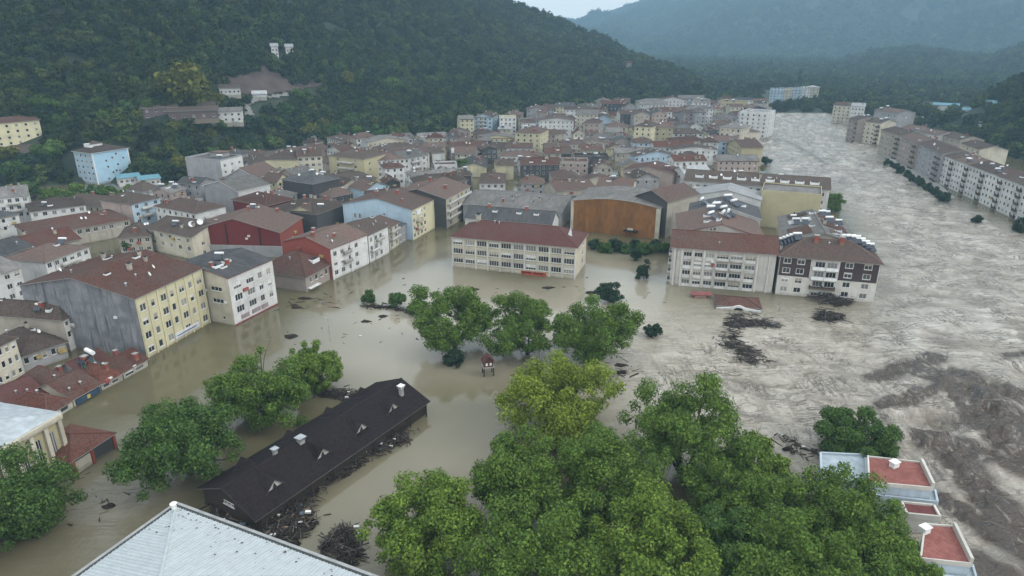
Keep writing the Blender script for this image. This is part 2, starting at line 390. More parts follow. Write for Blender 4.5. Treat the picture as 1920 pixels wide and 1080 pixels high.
TURB = [(1660, 690), (1760, 690), (1950, 690), (2300, 760), (2300, 1300), (1830, 1100), (1760, 940), (1640, 880), (1560, 830), (1600, 740)]
turb = soft(wx, wy, TURB, 22)
fx, fy = -.32, -.947
al = wx * fx + wy * fy; pe = -wx * fy + wy * fx
wa = al + 5 * fbm(wx / 23, wy / 23, 5); wp = pe + 7 * fbm(wx / 19, wy / 19, 8)
z1 = (ridged(wa / 5.2, wp / 9.5, 41, 4) - .55)
z2 = (fbm(wa / 2.1, wp / 3.6, 57, 3) - .5)
z3 = ridged(wa / 13 + wp / 60, wp / 22, 71, 3) - .55
dist = np.hypot(wx, wy); far = np.clip(dist / 300, .6, 2.2)
wz = chop * far * (1.6 * z1 + 1.0 * z2 + .6 * z3)
tz = ridged((wa + .5 * wp) / 12, (wp - .3 * wa) / 17, 91, 4) - .5
tz2 = ridged((wa - .2 * wp) / 5, wp / 6.5, 97, 3) - .5
wz = wz + turb * (4.2 * tz + 2.0 * tz2)
# a standing current line below the far bend and the drop beside the terraces
cl = [(1405, 262), (1440, 263), (1475, 268), (1515, 288), (1550, 312)]; w2 = [P(*q) for q in cl]
wz = wz + .9 * np.exp(-(seg_dist(wx, wy, [(q.x, q.y) for q in w2]) / 3.0) ** 2) * (dist > 250)
fade = np.clip((760 - dist) / 60, 0, 1)
def stroke(pts, wd):
    w_ = [P(*q) for q in pts]; return np.exp(-(seg_dist(wx, wy, [(q.x, q.y) for q in w_]) / wd) ** 2)
churn = np.zeros_like(wx)
for pts, wd in (([(1640, 716), (1700, 692), (1756, 672)], 2.6), ([(1725, 700), (1790, 712), (1860, 745), (1940, 762)], 4.6), ([(1780, 716), (1840, 775), (1930, 830)], 5.5), ([(1650, 770), (1715, 752), (1770, 735)], 1.8),
                ([(1735, 832), (1830, 858), (1940, 900)], 3.2), ([(1775, 850), (1840, 925), (1900, 1000), (1960, 1085)], 3.4), ([(1775, 945), (1850, 1000), (1940, 1070)], 2.4), ([(1830, 800), (1940, 870)], 4.0), ([(1810, 1050), (1900, 1110)], 3), ([(1890, 670), (1940, 662)], 1.5)):
    churn = np.maximum(churn, stroke(pts, wd))
d2 = (P(1660, 890) - P(1400, 680)).normalized()
a2 = wx * d2.x + wy * d2.y + 3 * fbm(wx / 9, wy / 9, 201); p2 = -wx * d2.y + wy * d2.x + 2.5 * fbm(wx / 7, wy / 7, 203)
fine = ridged(a2 / 3.4, p2 / 1.5, 211, 4)
wz = wz + churn * turb * (1.5 * (ridged(a2 / 4.0, p2 / 2.6, 221, 4) - .5) + .5 * (fbm(wx / .9, wy / .9, 223, 2) - .5))
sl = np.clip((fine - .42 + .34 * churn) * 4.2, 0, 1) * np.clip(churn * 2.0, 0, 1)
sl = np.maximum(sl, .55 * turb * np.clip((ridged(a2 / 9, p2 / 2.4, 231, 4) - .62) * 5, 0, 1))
ov = soft(wx, wy, [(1180, 700), (1400, 610), (1600, 600), (1800, 660), (1790, 900), (1500, 880), (1280, 780)], 20)
wz = wz + ov * (1 - turb) * .5 * (ridged(a2 / 7, p2 / 1.9, 241, 4) - .5)
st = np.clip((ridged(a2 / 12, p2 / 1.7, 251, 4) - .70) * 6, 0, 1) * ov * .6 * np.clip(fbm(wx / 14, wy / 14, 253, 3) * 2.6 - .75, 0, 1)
s2 = np.clip((ridged(wa / 3.2, wp / 9, 131, 4) - .69) * 7, 0, 1) * riv * .4 * np.clip(fbm(wa / 16, wp / 26, 133, 3) * 2.6 - .8, 0, 1)  # crest-shadow streaks painted into the river colour
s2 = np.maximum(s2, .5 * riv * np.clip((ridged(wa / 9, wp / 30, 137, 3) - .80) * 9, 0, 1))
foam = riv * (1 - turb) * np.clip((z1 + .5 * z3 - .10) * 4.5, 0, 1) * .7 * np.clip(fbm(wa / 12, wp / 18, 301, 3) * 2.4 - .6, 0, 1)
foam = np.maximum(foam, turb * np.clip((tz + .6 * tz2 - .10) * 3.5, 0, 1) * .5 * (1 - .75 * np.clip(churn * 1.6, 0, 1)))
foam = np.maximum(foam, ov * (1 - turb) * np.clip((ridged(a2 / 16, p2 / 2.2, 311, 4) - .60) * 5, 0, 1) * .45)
s2 = np.maximum(s2, riv * (1 - turb) * np.clip((-z1 - .02) * 4.5, 0, 1) * .55)  # river troughs darkened in colour as painted wave shade
sl = np.maximum(sl, turb * np.clip((-tz - .02) * 3.5, 0, 1) * .8)  # trough shade painted into the torrent colour as well
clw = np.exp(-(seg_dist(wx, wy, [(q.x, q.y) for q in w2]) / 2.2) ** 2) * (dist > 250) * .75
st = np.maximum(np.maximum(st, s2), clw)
me = grid_mesh('flood_water', wx[:, ::-1], wy[:, ::-1], wz[:, ::-1], M_water)
pale = soft(wx, wy, [(640, 590), (760, 520), (850, 470), (845, 530), (1010, 560), (1080, 540), (1110, 480), (1250, 500), (1260, 560), (1330, 600), (1640, 600), (1560, 700), (1400, 780), (1180, 760), (1010, 690), (800, 690), (740, 720), (640, 690)], 34) * .85 + soft(wx, wy, [(600, 960), (760, 830), (900, 830), (880, 960), (760, 1010), (640, 1070)], 26) * .35  # sky reflection painted into the water colour as a pale area
for nme, arr in (('chop', chop), ('silt_shade', np.maximum(sl, st)), ('pale', pale * (1 - turb)), ('foam', foam)):
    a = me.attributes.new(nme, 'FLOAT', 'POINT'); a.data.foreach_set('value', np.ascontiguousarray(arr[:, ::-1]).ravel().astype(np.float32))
tag(link(bpy.data.objects.new('flood_water', me)), kind='structure')

# ---------------------------------------------------------------- haze: one box of even air round everything
def haze_box():
    g = MB(); g.box(-5500, 5500, -60, 5480, -7, 1250)
    m = bpy.data.materials.new('damp_air'); m.use_nodes = True; t = m.node_tree; t.nodes.clear()
    o = N(t, 'ShaderNodeOutputMaterial'); v = N(t, 'ShaderNodeVolumePrincipled')
    v.inputs['Color'].default_value = (.45, .75, 1.0, 1); v.inputs['Density'].default_value = HAZE
    v.inputs['Anisotropy'].default_value = .0
    t.links.new(v.outputs[0], o.inputs['Volume'])
    tag(g.obj('haze', m), 'pale blue damp air filling the whole valley', 'haze', kind='stuff')
HAZE = .00024
haze_box()

# ---------------------------------------------------------------- leaves, trees
def leaf_quads(rng, cen, rad, n, size, up=.35, fill=.25):
    cen = np.asarray(cen, float); rad = np.asarray(rad, float)
    k = rng.choice(len(cen), n, p=rad ** 2 / np.sum(rad ** 2))
    d = rng.normal(size=(n, 3)); d[:, 2] += .25; d /= np.linalg.norm(d, axis=1)[:, None]
    r = rad[k] * np.where(rng.random(n) < fill, rng.random(n) ** .5, np.sqrt(rng.uniform(.22, 1.45, n)))
    p = cen[k] + d * r[:, None] * np.array([1, 1, .86])
    nn = d * .8 + rng.normal(size=(n, 3)) * .5; nn[:, 2] += up; nn /= np.linalg.norm(nn, axis=1)[:, None]
    t1 = np.cross(nn, rng.normal(size=(n, 3))); t1 /= np.linalg.norm(t1, axis=1)[:, None] + 1e-9
    t2 = np.cross(nn, t1); s = size * (.45 + 1.1 * rng.random(n) ** 1.4)[:, None]
    a = p - t1 * s * .62; b_ = p + t2 * s * .42 ; c = p + t1 * s * .62; e = p - t2 * s * .42
    return np.stack([a, b_, c, e], 1).reshape(-1, 3)
def quads_mesh(name, co, mat):
    me = bpy.data.meshes.new(name); n = len(co)
    me.vertices.add(n); me.vertices.foreach_set('co', co.ravel())
    me.loops.add(n); me.loops.foreach_set('vertex_index', np.arange(n, dtype=np.int32))
    me.polygons.add(n // 4); me.polygons.foreach_set('loop_start', np.arange(0, n, 4, dtype=np.int32))
    me.polygons.foreach_set('loop_total', np.full(n // 4, 4, np.int32)); me.update(calc_edges=True)
    me.materials.append(mat); return me
def crown_puffs(rng, rx, ry, rz, k, lo=-.45, pr=(.2, .34)):
    """puffs of leaves on a handful of unequal boughs, so the outline is uneven and gaps open between them"""
    c = []; r = []; rm = (rx * ry * rz) ** (1 / 3); nl = 7 if k > 30 else 4
    lobes = [(np.array([0, 0, .16]), .74), (np.array([0, 0, .1]), .7)]
    for q in range(nl):
        a = 6.283 * (q + rng.uniform(-.35, .35)) / nl; e = rng.uniform(-.6, .6); rd = rng.uniform(.38, .62)
        lobes.append((np.array([math.cos(a) * rd * math.cos(e), math.sin(a) * rd * math.cos(e), math.sin(e) * rd]), rng.uniform(.32, .5)))
    while len(c) < k:
        lc, lr = lobes[rng.integers(0, len(lobes))]
        d = rng.normal(size=3); d /= np.linalg.norm(d)
        p = lc + d * lr * (.45 + .55 * rng.random() ** .5)
        if p[2] < lo: continue
        c.append((p[0] * rx, p[1] * ry, p[2] * rz)); r.append(rm * rng.uniform(*pr))
    return np.array(c), np.array(r)
def limb(mb, a, b, r0, r1, rng, bend=.12):
    a = np.array(a, float); b = np.array(b, float); L = np.linalg.norm(b - a)
    m1 = a + (b - a) * .5 + rng.normal(size=3) * L * bend * .5
    mb.tube(a, m1, r0, (r0 + r1) / 2, 7, cap=False); mb.tube(m1, b, (r0 + r1) / 2, r1, 7)
def make_tree(name, label, base, zc, rx, ry, rz, mat, seed, leaves, leaf, puffs=46, group=None, cat='tree', lo=-.45, pr=(.2, .34), sub=-1.2, trunk=None):
    rng = np.random.default_rng(seed)
    root = empty(name, base); tag(root, label, cat, group)
    c, r = crown_puffs(rng, rx, ry, rz, puffs, lo, pr); c[:, 2] += zc
    link(bpy.data.objects.new('crown', quads_mesh('crown', leaf_quads(rng, c, r, leaves, leaf), mat)), root)
    mb = MB(); tr = trunk or max(.12, rx * .045)
    fork = np.array([rng.normal() * .3, rng.normal() * .3, max(zc - rz * .8, .2)])
    limb(mb, (0, 0, sub), fork, tr * 1.25, tr, rng, .05)
    for j in rng.choice(len(c), min(9, len(c)), replace=False):
        e = c[j]; mid = fork + (e - fork) * .55 + np.array([0, 0, rz * .08])
        limb(mb, fork, mid, tr * .6, tr * .32, rng); limb(mb, mid, e, tr * .32, tr * .08, rng)
        for q in range(2):
            limb(mb, mid, mid + rng.normal(size=3) * rx * .28 + (e - mid) * .5, tr * .2, tr * .05, rng)
    mb.obj('trunk', M_bark, root, smooth=True)
    return root
def tree_px(name, label, px, py, rpx, mat, seed, zc=None, asp=.8, dens=1.0, leaf=.34, puffs=46, sit=1.0, **kw):
    """crown centre at a photo pixel; its distance follows from the height a crown of that size has above the flood"""
    z = 6.0
    for _ in range(6):
        q = P(px, py, z); D = (q - Vector((0, 0, CAMH))).length; rx = rpx * D / FPX
        z = zc * .85 if zc is not None else rx * asp * sit + .4 * sit
    rx *= .94; n = int(min(46000, dens * 60 * rx * rx / leaf ** 2))
    return make_tree(name, label, (q.x, q.y, 0), z, rx, rx, rx * asp * 1.08, mat, seed, n, leaf, puffs, **kw)

# ---------------------------------------------------------------- the wooded slopes (too many trees to count, read as one wood)
M_forest = leafm('wood_foliage', (.020, .040, .012), (.043, .070, .019), .15, inst=True)
M_forest2 = leafm('wood_foliage_light', (.046, .074, .017), (.085, .12, .026), .15, inst=True)
protos = []
pc = bpy.data.collections.new('wood_tree_shapes')
for k in range(7):
    rng = np.random.default_rng(300 + k); h = (1.0, .85, 1.15, .95, 1.45, .9, 1.1)[k]
    c, r = crown_puffs(rng, 1, 1, h, 16 if k != 4 else 22, -.3, (.26, .44)); c[:, 2] += h * .55
    if k == 4: c[:, :2] *= np.clip(1.25 - c[:, 2:3] / (2.1 * h), .15, 1)
    o = bpy.data.objects.new('wood_tree', quads_mesh('wood_tree', leaf_quads(rng, c, r, 520, .27, .5, .15), M_forest2 if k in (2, 6) else M_forest))
    pc.objects.link(o); protos.append(o)
def in_px_poly(px, py, poly): return bool(inside(np.array([px], float), np.array([py], float), poly)[0])
CLEAR = [[(412, 172), (420, 140), (455, 127), (525, 128), (530, 150), (560, 150), (625, 152), (600, 168), (520, 182), (460, 184)],
         [(268, 224), (262, 200), (330, 200), (400, 205), (452, 212), (452, 231), (392, 231)], [(446, 236), (446, 198), (470, 184), (546, 174), (552, 196), (500, 204), (484, 214), (486, 236)],
         [(-20, 310), (-20, 215), (84, 222), (84, 300)], [(122, 345), (122, 270), (250, 270), (250, 345)], [(405, 185), (405, 155), (455, 155), (455, 185)],
         [(215, 352), (215, 322), (320, 322), (320, 352)], [(500, 108), (500, 82), (556, 82), (556, 108)], [(1430, 195), (1430, 164), (1525, 164), (1525, 195)],
         [(1790, 215), (1790, 195), (1840, 195), (1840, 215)], [(1725, 208), (1725, 186), (1775, 186), (1775, 208)]]
def scatter(n, azr, dr, sfun, keep, seed):
    rng = np.random.default_rng(seed)
    a = rng.uniform(azr[0] * D2R, azr[1] * D2R, n); d = np.sqrt(rng.uniform(dr[0] ** 2, dr[1] ** 2, n))
    x, y = d * np.sin(a), d * np.cos(a); z = terrain(x, y); ok = (z > keep)
    x, y, z, d = x[ok], y[ok], z[ok], d[ok]
    s = sfun(d, rng); q = np.stack([x, y, z - .25 * s], 1)
    c_, s_ = math.cos(PITCH), math.sin(PITCH)
    dep = y * c_ - (z + 3 - CAMH) * s_; up = y * s_ + (z + 3 - CAMH) * c_
    px = 960 + FPX * x / dep; py = 540 - FPX * up / dep
    bad = np.zeros(len(x), bool)
    for pl in CLEAR: bad |= inside(px, py, pl)
    return q[~bad], s[~bad]
pts = []; scl = []
for args in ((6500, (-46, 4), (285, 640), lambda d, r: 3.6 * r.uniform(.7, 1.4, len(d)), .6, 7),
             (13500, (-46, 16), (420, 1120), lambda d, r: (3.0 + d / 420) * r.uniform(.75, 1.45, len(d)), 1.0, 1),
             (12000, (-4, 46), (2700, 5300), lambda d, r: 16 * r.uniform(.8, 1.5, len(d)), 6.0, 2),
             (6500, (-6, 46), (1500, 2800), lambda d, r: 9 * r.uniform(.7, 1.3, len(d)), .8, 9),
             (9500, (14, 46), (690, 2080), lambda d, r: (4.4 + d / 700) * r.uniform(.7, 1.45, len(d)), .8, 3),
             (2600, (25, 46), (380, 700), lambda d, r: 3.9 * r.uniform(.65, 1.4, len(d)), .5, 4)):
    q, s = scatter(*args); pts.append(q); scl.append(s)
pts = np.concatenate(pts); scl = np.concatenate(scl)
me = bpy.data.meshes.new('hillside_wood'); me.vertices.add(len(pts)); me.vertices.foreach_set('co', pts.ravel())
a = me.attributes.new('size', 'FLOAT', 'POINT'); a.data.foreach_set('value', scl.astype(np.float32))
wood = link(bpy.data.objects.new('hillside_wood', me)); tag(wood, 'dense broadleaf wood covering the valley slopes', 'wood', kind='stuff')
ng = bpy.data.node_groups.new('plant_wood', 'GeometryNodeTree')
ng.interface.new_socket('Geometry', in_out='INPUT', socket_type='NodeSocketGeometry'); ng.interface.new_socket('Geometry', in_out='OUTPUT', socket_type='NodeSocketGeometry')
gi = ng.nodes.new('NodeGroupInput'); go = ng.nodes.new('NodeGroupOutput')
ci = ng.nodes.new('GeometryNodeCollectionInfo'); ci.inputs['Collection'].default_value = pc; ci.inputs['Separate Children'].default_value = True; ci.inputs['Reset Children'].default_value = True
ip = ng.nodes.new('GeometryNodeInstanceOnPoints'); ip.inputs['Pick Instance'].default_value = True
ri = ng.nodes.new('FunctionNodeRandomValue'); ri.data_type = 'INT'; ri.inputs[4].default_value = 0; ri.inputs[5].default_value = 6
rv = ng.nodes.new('FunctionNodeRandomValue'); rv.data_type = 'FLOAT'; rv.inputs[2].default_value = 0; rv.inputs[3].default_value = 6.283; rv.inputs['Seed'].default_value = 3
cx = ng.nodes.new('ShaderNodeCombineXYZ'); na = ng.nodes.new('GeometryNodeInputNamedAttribute'); na.data_type = 'FLOAT'; na.inputs[0].default_value = 'size'
L = ng.links.new
L(gi.outputs[0], ip.inputs['Points']); L(ci.outputs[0], ip.inputs['Instance']); L(ri.outputs[2], ip.inputs['Instance Index'])
L(rv.outputs[1], cx.inputs[2]); L(cx.outputs[0], ip.inputs['Rotation']); L(na.outputs[0], ip.inputs['Scale']); L(ip.outputs[0], go.inputs[0])
md = wood.modifiers.new('plant_wood', 'NODES'); md.node_group = ng
# ---------------------------------------------------------------- building kit
FOOT = []          # footprints (list of 4 xy points) of everything built, for the packing of the old town
WCACHE = {}
def win_mesh(w, h, n, sill, split):
    k = (round(w, 2), round(h, 2), n, sill, split)
    if k in WCACHE: return WCACHE[k]
    f = MB(); t = .075; y0, y1 = .07, .15
    f.box(0, w, y0, y1, 0, t); f.box(0, w, y0, y1, h - t, h); f.box(0, t, y0, y1, t, h - t); f.box(w - t, w, y0, y1, t, h - t)
    for q in range(1, n):
        x = w * q / n; f.box(x - t / 2, x + t / 2, y0, y1, t, h - t)
    if sill: f.box(-.1, w + .1, -.12, .07, -.09, -.005)
    p = MB(); p.poly([(t, .125, t), (w - t, .125, t), (w - t, .125, h - t), (t, .125, h - t)])
    if split: r = (f.mesh('window', [M_frame]), p.mesh('pane', [M_glass]))
    else:
        for fc in [[(t, .125, t), (w - t, .125, t), (w - t, .125, h - t), (t, .125, h - t)]]: f.poly(fc, 1)
        r = (f.mesh('window', [M_frame, M_glass]), None)
    WCACHE[k] = r; return r
CC = {}
def clutter_mesh(kind):
    if kind in CC: return CC[kind]
    g = MB()
    if kind == 'chimney':
        g.box(-.38, .38, -.38, .38, -.8, 1.3); g.box(-.5, .5, -.5, .5, 1.301, 1.42, 1); g.box(-.28, .28, -.28, .28, 1.421, 1.75, 2); mats = [WALL['beige'], M_conc, M_dark]
    elif kind == 'brick_chimney':
        g.box(-.45, .45, -.45, .45, -.8, 1.5); g.box(-.55, .55, -.55, .55, 1.501, 1.66, 1); mats = [WALL['brick red'], M_conc]
    elif kind == 'water_heater':
        g.slab([(-.95, -1.1, .25), (.95, -1.1, .25), (.95, .45, 1.15), (-.95, .45, 1.15)], .1, 0)
        g.tube((-1.05, .7, 1.4), (1.05, .7, 1.4), .32, .32, 8, 1)
        for x in (-.8, .8): g.tube((x, .7, -.6), (x, .7, 1.15), .04, .04, 4, 2)
        for x in (-.8, .8): g.tube((x, -1.0, -.6), (x, -1.0, .2), .04, .04, 4, 2)
        mats = [M_panel, M_white, M_steel]
    elif kind == 'skylight':
        g.box(-.9, .9, -.5, .5, -.3, .32, 0); g.box(-.75, .75, -.38, .38, .321, .37, 1); mats = [M_white, M_panel]
    elif kind == 'dormer':
        g.poly([(-.9, -.9, -.3), (.9, -.9, -.3), (.9, -.9, .7), (0, -.9, 1.2), (-.9, -.9, .7)], 0)
        g.slab([(-1.1, -1.1, .66), (0, -1.1, 1.32), (0, 1.6, 1.32), (-1.1, 1.6, .66)], .08, 1); g.slab([(0, -1.1, 1.32), (1.1, -1.1, .66), (1.1, 1.6, .66), (0, 1.6, 1.32)], .08, 1)
        g.poly([(-.9, -.9, -.3), (-.9, -.9, .68), (-.9, 1.5, .68), (-.9, 1.5, -.3)], 0); g.poly([(.9, -.9, .68), (.9, -.9, -.3), (.9, 1.5, -.3), (.9, 1.5, .68)], 0)
        g.poly([(-.5, -.92, -.1), (.5, -.92, -.1), (.5, -.92, .55), (-.5, -.92, .55)], 2); mats = [WALL['cream'], ROOF['brown'], M_glass]
    elif kind == 'vent':
        g.tube((0, 0, -.5), (0, 0, .7), .16, .16, 8, 0); g.tube((0, 0, .72), (0, 0, .95), .32, .06, 8, 0); mats = [M_steel]
    elif kind == 'satellite_dish':
        g.tube((0, 0, -.5), (0, 0, .7), .03, .03, 4, 1)
        c = Vector((0, -.1, .9)); ax = Vector((.5, -.75, .45)).normalized(); t = ax.orthogonal().normalized(); u = ax.cross(t); pr = [c - ax * .12]
        for r_, dz in ((.28, -.06), (.52, .06)):
            pr.append([c + ax * dz + (t * math.cos(a) + u * math.sin(a)) * r_ for a in [2 * math.pi * q / 10 for q in range(10)]])
        for q in range(10):
            j = (q + 1) % 10; g.poly([pr[0], pr[1][q], pr[1][j]], 0); g.poly([pr[1][q], pr[2][q], pr[2][j], pr[1][j]], 0)
        mats = [M_white, M_steel]
    me = g.mesh(kind, mats); CC[kind] = me; return me

class Bld:
    def __init__(s, name, label, A, B, h, depth, cat='building', group=None, zb=0.0, rz=None, W=None, near=False):
        """A, B: eave corners of the front in photo pixels (left, right) at height h; or A a world point with rz and W"""
        if rz is None:
            a = P(*A, h + zb); b = P(*B, h + zb); d = b - a; W = math.hypot(d.x, d.y); rz = math.atan2(d.y, d.x); o = (a.x, a.y, zb)
        else: o = A
        s.W, s.D, s.h, s.rz_, s.near = W, depth, h, rz, near
        s.root = empty(name, o, rz); tag(s.root, label, cat, group); s.o = Vector(o)
        s.ex = Vector((math.cos(rz), math.sin(rz), 0)); s.ey = Vector((-math.sin(rz), math.cos(rz), 0))
        FOOT.append([(s.o + s.ex * x + s.ey * y).to_2d() for x, y in ((0, 0), (W, 0), (W, depth), (0, depth))])
        s.rects = {k: [] for k in 'FRBL'}; s.roof = None; s.low = -1.5
    def face(s, k):
        W, D = s.W, s.D
        return {'F': ((0, 0), (1, 0), (0, -1), W, 0), 'R': ((W, 0), (0, 1), (1, 0), D, math.pi / 2),
                'B': ((W, D), (-1, 0), (0, 1), W, math.pi), 'L': ((0, D), (0, -1), (-1, 0), D, -math.pi / 2)}[k]
    def on(s, k, x, z, y=0):
        o, ux, n, _, _ = s.face(k); return (o[0] + ux[0] * x - n[0] * y, o[1] + ux[1] * x - n[1] * y, z)
    def visible(s, k):
        o, ux, n, w, _ = s.face(k); c = s.o + s.ex * (o[0] + ux[0] * w / 2) + s.ey * (o[1] + ux[1] * w / 2)
        nn = s.ex * n[0] + s.ey * n[1]; return nn.x * -c.x + nn.y * -c.y > 0
    def win(s, k, x, z, w, h, n=2, sill=True):
        s.rects[k].append((x, z, w, h))
        f, p = win_mesh(w, h, n, sill, s.near)
        o = link(bpy.data.objects.new('window', f), s.root, s.on(k, x, z), s.face(k)[4])
        if p: link(bpy.data.objects.new('pane', p), o)
        if p and RND.random() < .38:
            f_ = RND.choice((.3, .45, .6)); kk = ('blind', round(w, 2), round(h, 2), f_, RND.randrange(2))
            if kk not in CC:
                g = MB(); g.box(.076, w - .076, .10, .118, h * (1 - f_), h - .076); CC[kk] = g.mesh('blind', [(M_frame, WALL['beige'])[kk[4]]])
            link(bpy.data.objects.new('blind', CC[kk]), o)
    def grid(s, k, cols, rows, w, h, z0, dz, n=2, skip=(), m=None, sill=True):
        _, _, _, W, _ = s.face(k); m = W / cols * .5 if m is None else m
        for r in range(rows):
            for c in range(cols):
                if (c, r) in skip: continue
                x = (m + (W - 2 * m) * (c / (cols - 1) if cols > 1 else .5)) - w / 2
                s.win(k, x, z0 + r * dz, w, h, n, sill)
    def walls(s, mats, parapet=0, gable=None, rise=0):
        """mats: one wall material or dict per face"""
        if not isinstance(mats, dict): mats = {k: mats for k in 'FRBL'}
        ml = []; mb = MB(); rv = .2
        for k in 'FRBL':
            m = mats.get(k, mats.get('F'))
            if m not in ml: ml.append(m)
            mi = ml.index(m); o, ux, n, W, _ = s.face(k)
            pt = lambda x, z, y=0: s.on(k, x, z, y)
            rc = s.rects[k]; xs = sorted({0, W, *[q for r in rc for q in (r[0], r[0] + r[2])]}); zs = sorted({s.low, s.h, *[q for r in rc for q in (r[1], r[1] + r[3])]})
            xs = [q for i, q in enumerate(xs) if i == 0 or q - xs[i - 1] > 1e-4]; zs = [q for i, q in enumerate(zs) if i == 0 or q - zs[i - 1] > 1e-4]
            if not rc: mb.poly([pt(0, s.low), pt(W, s.low), pt(W, s.h), pt(0, s.h)], mi)
            else:
                for i in range(len(zs) - 1):
                    zc = (zs[i] + zs[i + 1]) / 2; run = None
                    for j in range(len(xs) - 1):
                        xc = (xs[j] + xs[j + 1]) / 2
                        hole = any(r[0] < xc < r[0] + r[2] and r[1] < zc < r[1] + r[3] for r in rc)
                        if not hole and run is None: run = xs[j]
                        if hole and run is not None: mb.poly([pt(run, zs[i]), pt(xs[j], zs[i]), pt(xs[j], zs[i + 1]), pt(run, zs[i + 1])], mi); run = None
                    if run is not None: mb.poly([pt(run, zs[i]), pt(W, zs[i]), pt(W, zs[i + 1]), pt(run, zs[i + 1])], mi)
                for x, z, w_, h_ in rc:
                    a = [(x, z), (x + w_, z), (x + w_, z + h_), (x, z + h_)]
                    for q in range(4):
                        j = (q + 1) % 4; mb.poly([pt(*a[q]), pt(*a[q], rv), pt(*a[j], rv), pt(*a[j])], mi)
                    mb.poly([pt(*a[0], rv), pt(*a[1], rv), pt(*a[2], rv), pt(*a[3], rv)], mi)
            if gable and ((gable == 'gx' and k in 'LR') or (gable == 'gy' and k in 'FB')):
                mb.poly([pt(0, s.h), pt(W, s.h), pt(W / 2, s.h + rise - .03)], mi)
            if gable == 'arch' and k in 'FB':
                mb.poly([pt(0, s.h)] + [pt(W, s.h)] + [pt(W * (1 - q / 12), s.h + rise * math.sin(math.pi * q / 12) - .03) for q in range(1, 12)], mi)
            if gable == 'shed':
                if k == 'B': mb.poly([pt(0, s.h), pt(W, s.h), pt(W, s.h + rise), pt(0, s.h + rise)], mi)
                if k == 'L': mb.poly([pt(0, s.h), pt(W, s.h), pt(0, s.h + rise)], mi)
                if k == 'R': mb.poly([pt(0, s.h), pt(W, s.h), pt(W, s.h + rise)], mi)
        if parapet:
            p = .22
            for x0, x1, y0, y1 in ((0, s.W, 0, p), (0, s.W, s.D - p, s.D), (0, p, p, s.D - p), (s.W - p, s.W, p, s.D - p)): mb.box(x0, x1, y0, y1, s.h + .002, s.h + parapet)
        return mb.obj('wall', ml, s.root)
    def rzf(s, x, y):
        W, D, h, o = s.W, s.D, s.h, s.over
        if s.kind == 'gx': return h + s.rise * (1 - abs(y - D / 2) / (D / 2))
        if s.kind == 'gy': return h + s.rise * (1 - abs(x - W / 2) / (W / 2))
        if s.kind == 'hip':
            m = min(W, D) / 2; return h + s.rise * min(1, min(x, W - x, y, D - y) / m)
        if s.kind == 'shed': return h + s.rise * y / D
        if s.kind == 'arch': return h + s.rise * math.sin(math.pi * min(max(x / W, 0), 1))
        return h + .05
    def put_roof(s, kind, mat, rise=2.2, over=.5, edge=None, wallmats=None, parapet=0, t=.16):
        s.kind, s.rise, s.over = kind, rise, over; W, D, h, o = s.W, s.D, s.h, over
        s.walls(wallmats, parapet, kind if kind in ('gx', 'gy', 'shed', 'arch') else None, rise)
        mb = MB(); edge = edge or M_conc
        def plane(pts, eu, ev):
            uv = [(Vector(p).dot(eu), Vector(p).dot(ev)) for p in pts]; mb.slab(pts, t, 0, uv, 1)
        X, Y, Z = Vector((1, 0, 0)), Vector((0, 1, 0)), Vector((0, 0, 1))
        if kind == 'flat':
            mb.slab([(.23, .23, h - .25), (W - .23, .23, h - .25), (W - .23, D - .23, h - .25), (.23, D - .23, h - .25)] if parapet else [(-o, -o, h + t), (W + o, -o, h + t), (W + o, D + o, h + t), (-o, D + o, h + t)], t, 0, [(0, 0), (W, 0), (W, D), (0, D)], 1)
        elif kind == 'gx':
            k = rise / (D / 2); e = h - o * k + t; r = h + rise + t; y = D / 2
            sl = Vector((0, y, rise)).normalized()
            plane([(-o, -o, e), (W + o, -o, e), (W + o, y, r), (-o, y, r)], X, sl); plane([(W + o, D + o, e), (-o, D + o, e), (-o, y, r), (W + o, y, r)], X, Vector((0, -y, rise)).normalized())
        elif kind == 'gy':
            k = rise / (W / 2); e = h - o * k + t; r = h + rise + t; x = W / 2
            plane([(-o, D + o, e), (-o, -o, e), (x, -o, r), (x, D + o, r)], Y, Vector((x, 0, rise)).normalized()); plane([(W + o, -o, e), (W + o, D + o, e), (x, D + o, r), (x, -o, r)], Y, Vector((-x, 0, rise)).normalized())
        elif kind == 'arch':
            n = 10
            for q in range(n):
                x0, x1 = -o + (W + 2 * o) * q / n, -o + (W + 2 * o) * (q + 1) / n; f = lambda x: h + t + rise * math.sin(math.pi * min(max(x / W, 0), 1))
                plane([(x0, -o, f(x0)), (x1, -o, f(x1)), (x1, D + o, f(x1)), (x0, D + o, f(x0))], X, Y)
        elif kind == 'shed':
            k = rise / D; plane([(-o, -o, h - o * k + t), (W + o, -o, h - o * k + t), (W + o, D + o, h + rise + o * k + t), (-o, D + o, h + rise + o * k + t)], X, Vector((0, D, rise)).normalized())
        elif kind == 'hip':
            m = min(W, D) / 2; k = rise / m; e = h - o * k + t; r = h + rise + t
            if W >= D: a, b_ = (m, D / 2, r), (W - m, D / 2, r)
            else: a, b_ = (W / 2, m, r), (W / 2, D - m, r)
            p = [(-o, -o, e), (W + o, -o, e), (W + o, D + o, e), (-o, D + o, e)]
            sx = Vector((0, m, rise)).normalized(); sy = Vector((m, 0, rise)).normalized()
            if W >= D:
                plane([p[0], p[1], b_, a], X, sx); plane([p[2], p[3], a, b_], X, sx); plane([p[1], p[2], b_], Y, sy); plane([p[3], p[0], a], Y, sy)
            else:
                plane([p[0], p[1], a], X, sx); plane([p[1], p[2], b_, a], Y, sy); plane([p[2], p[3], b_], X, sx); plane([p[3], p[0], a, b_], Y, sy)
        s.roof = mb.obj('roof', [mat, edge], s.root)
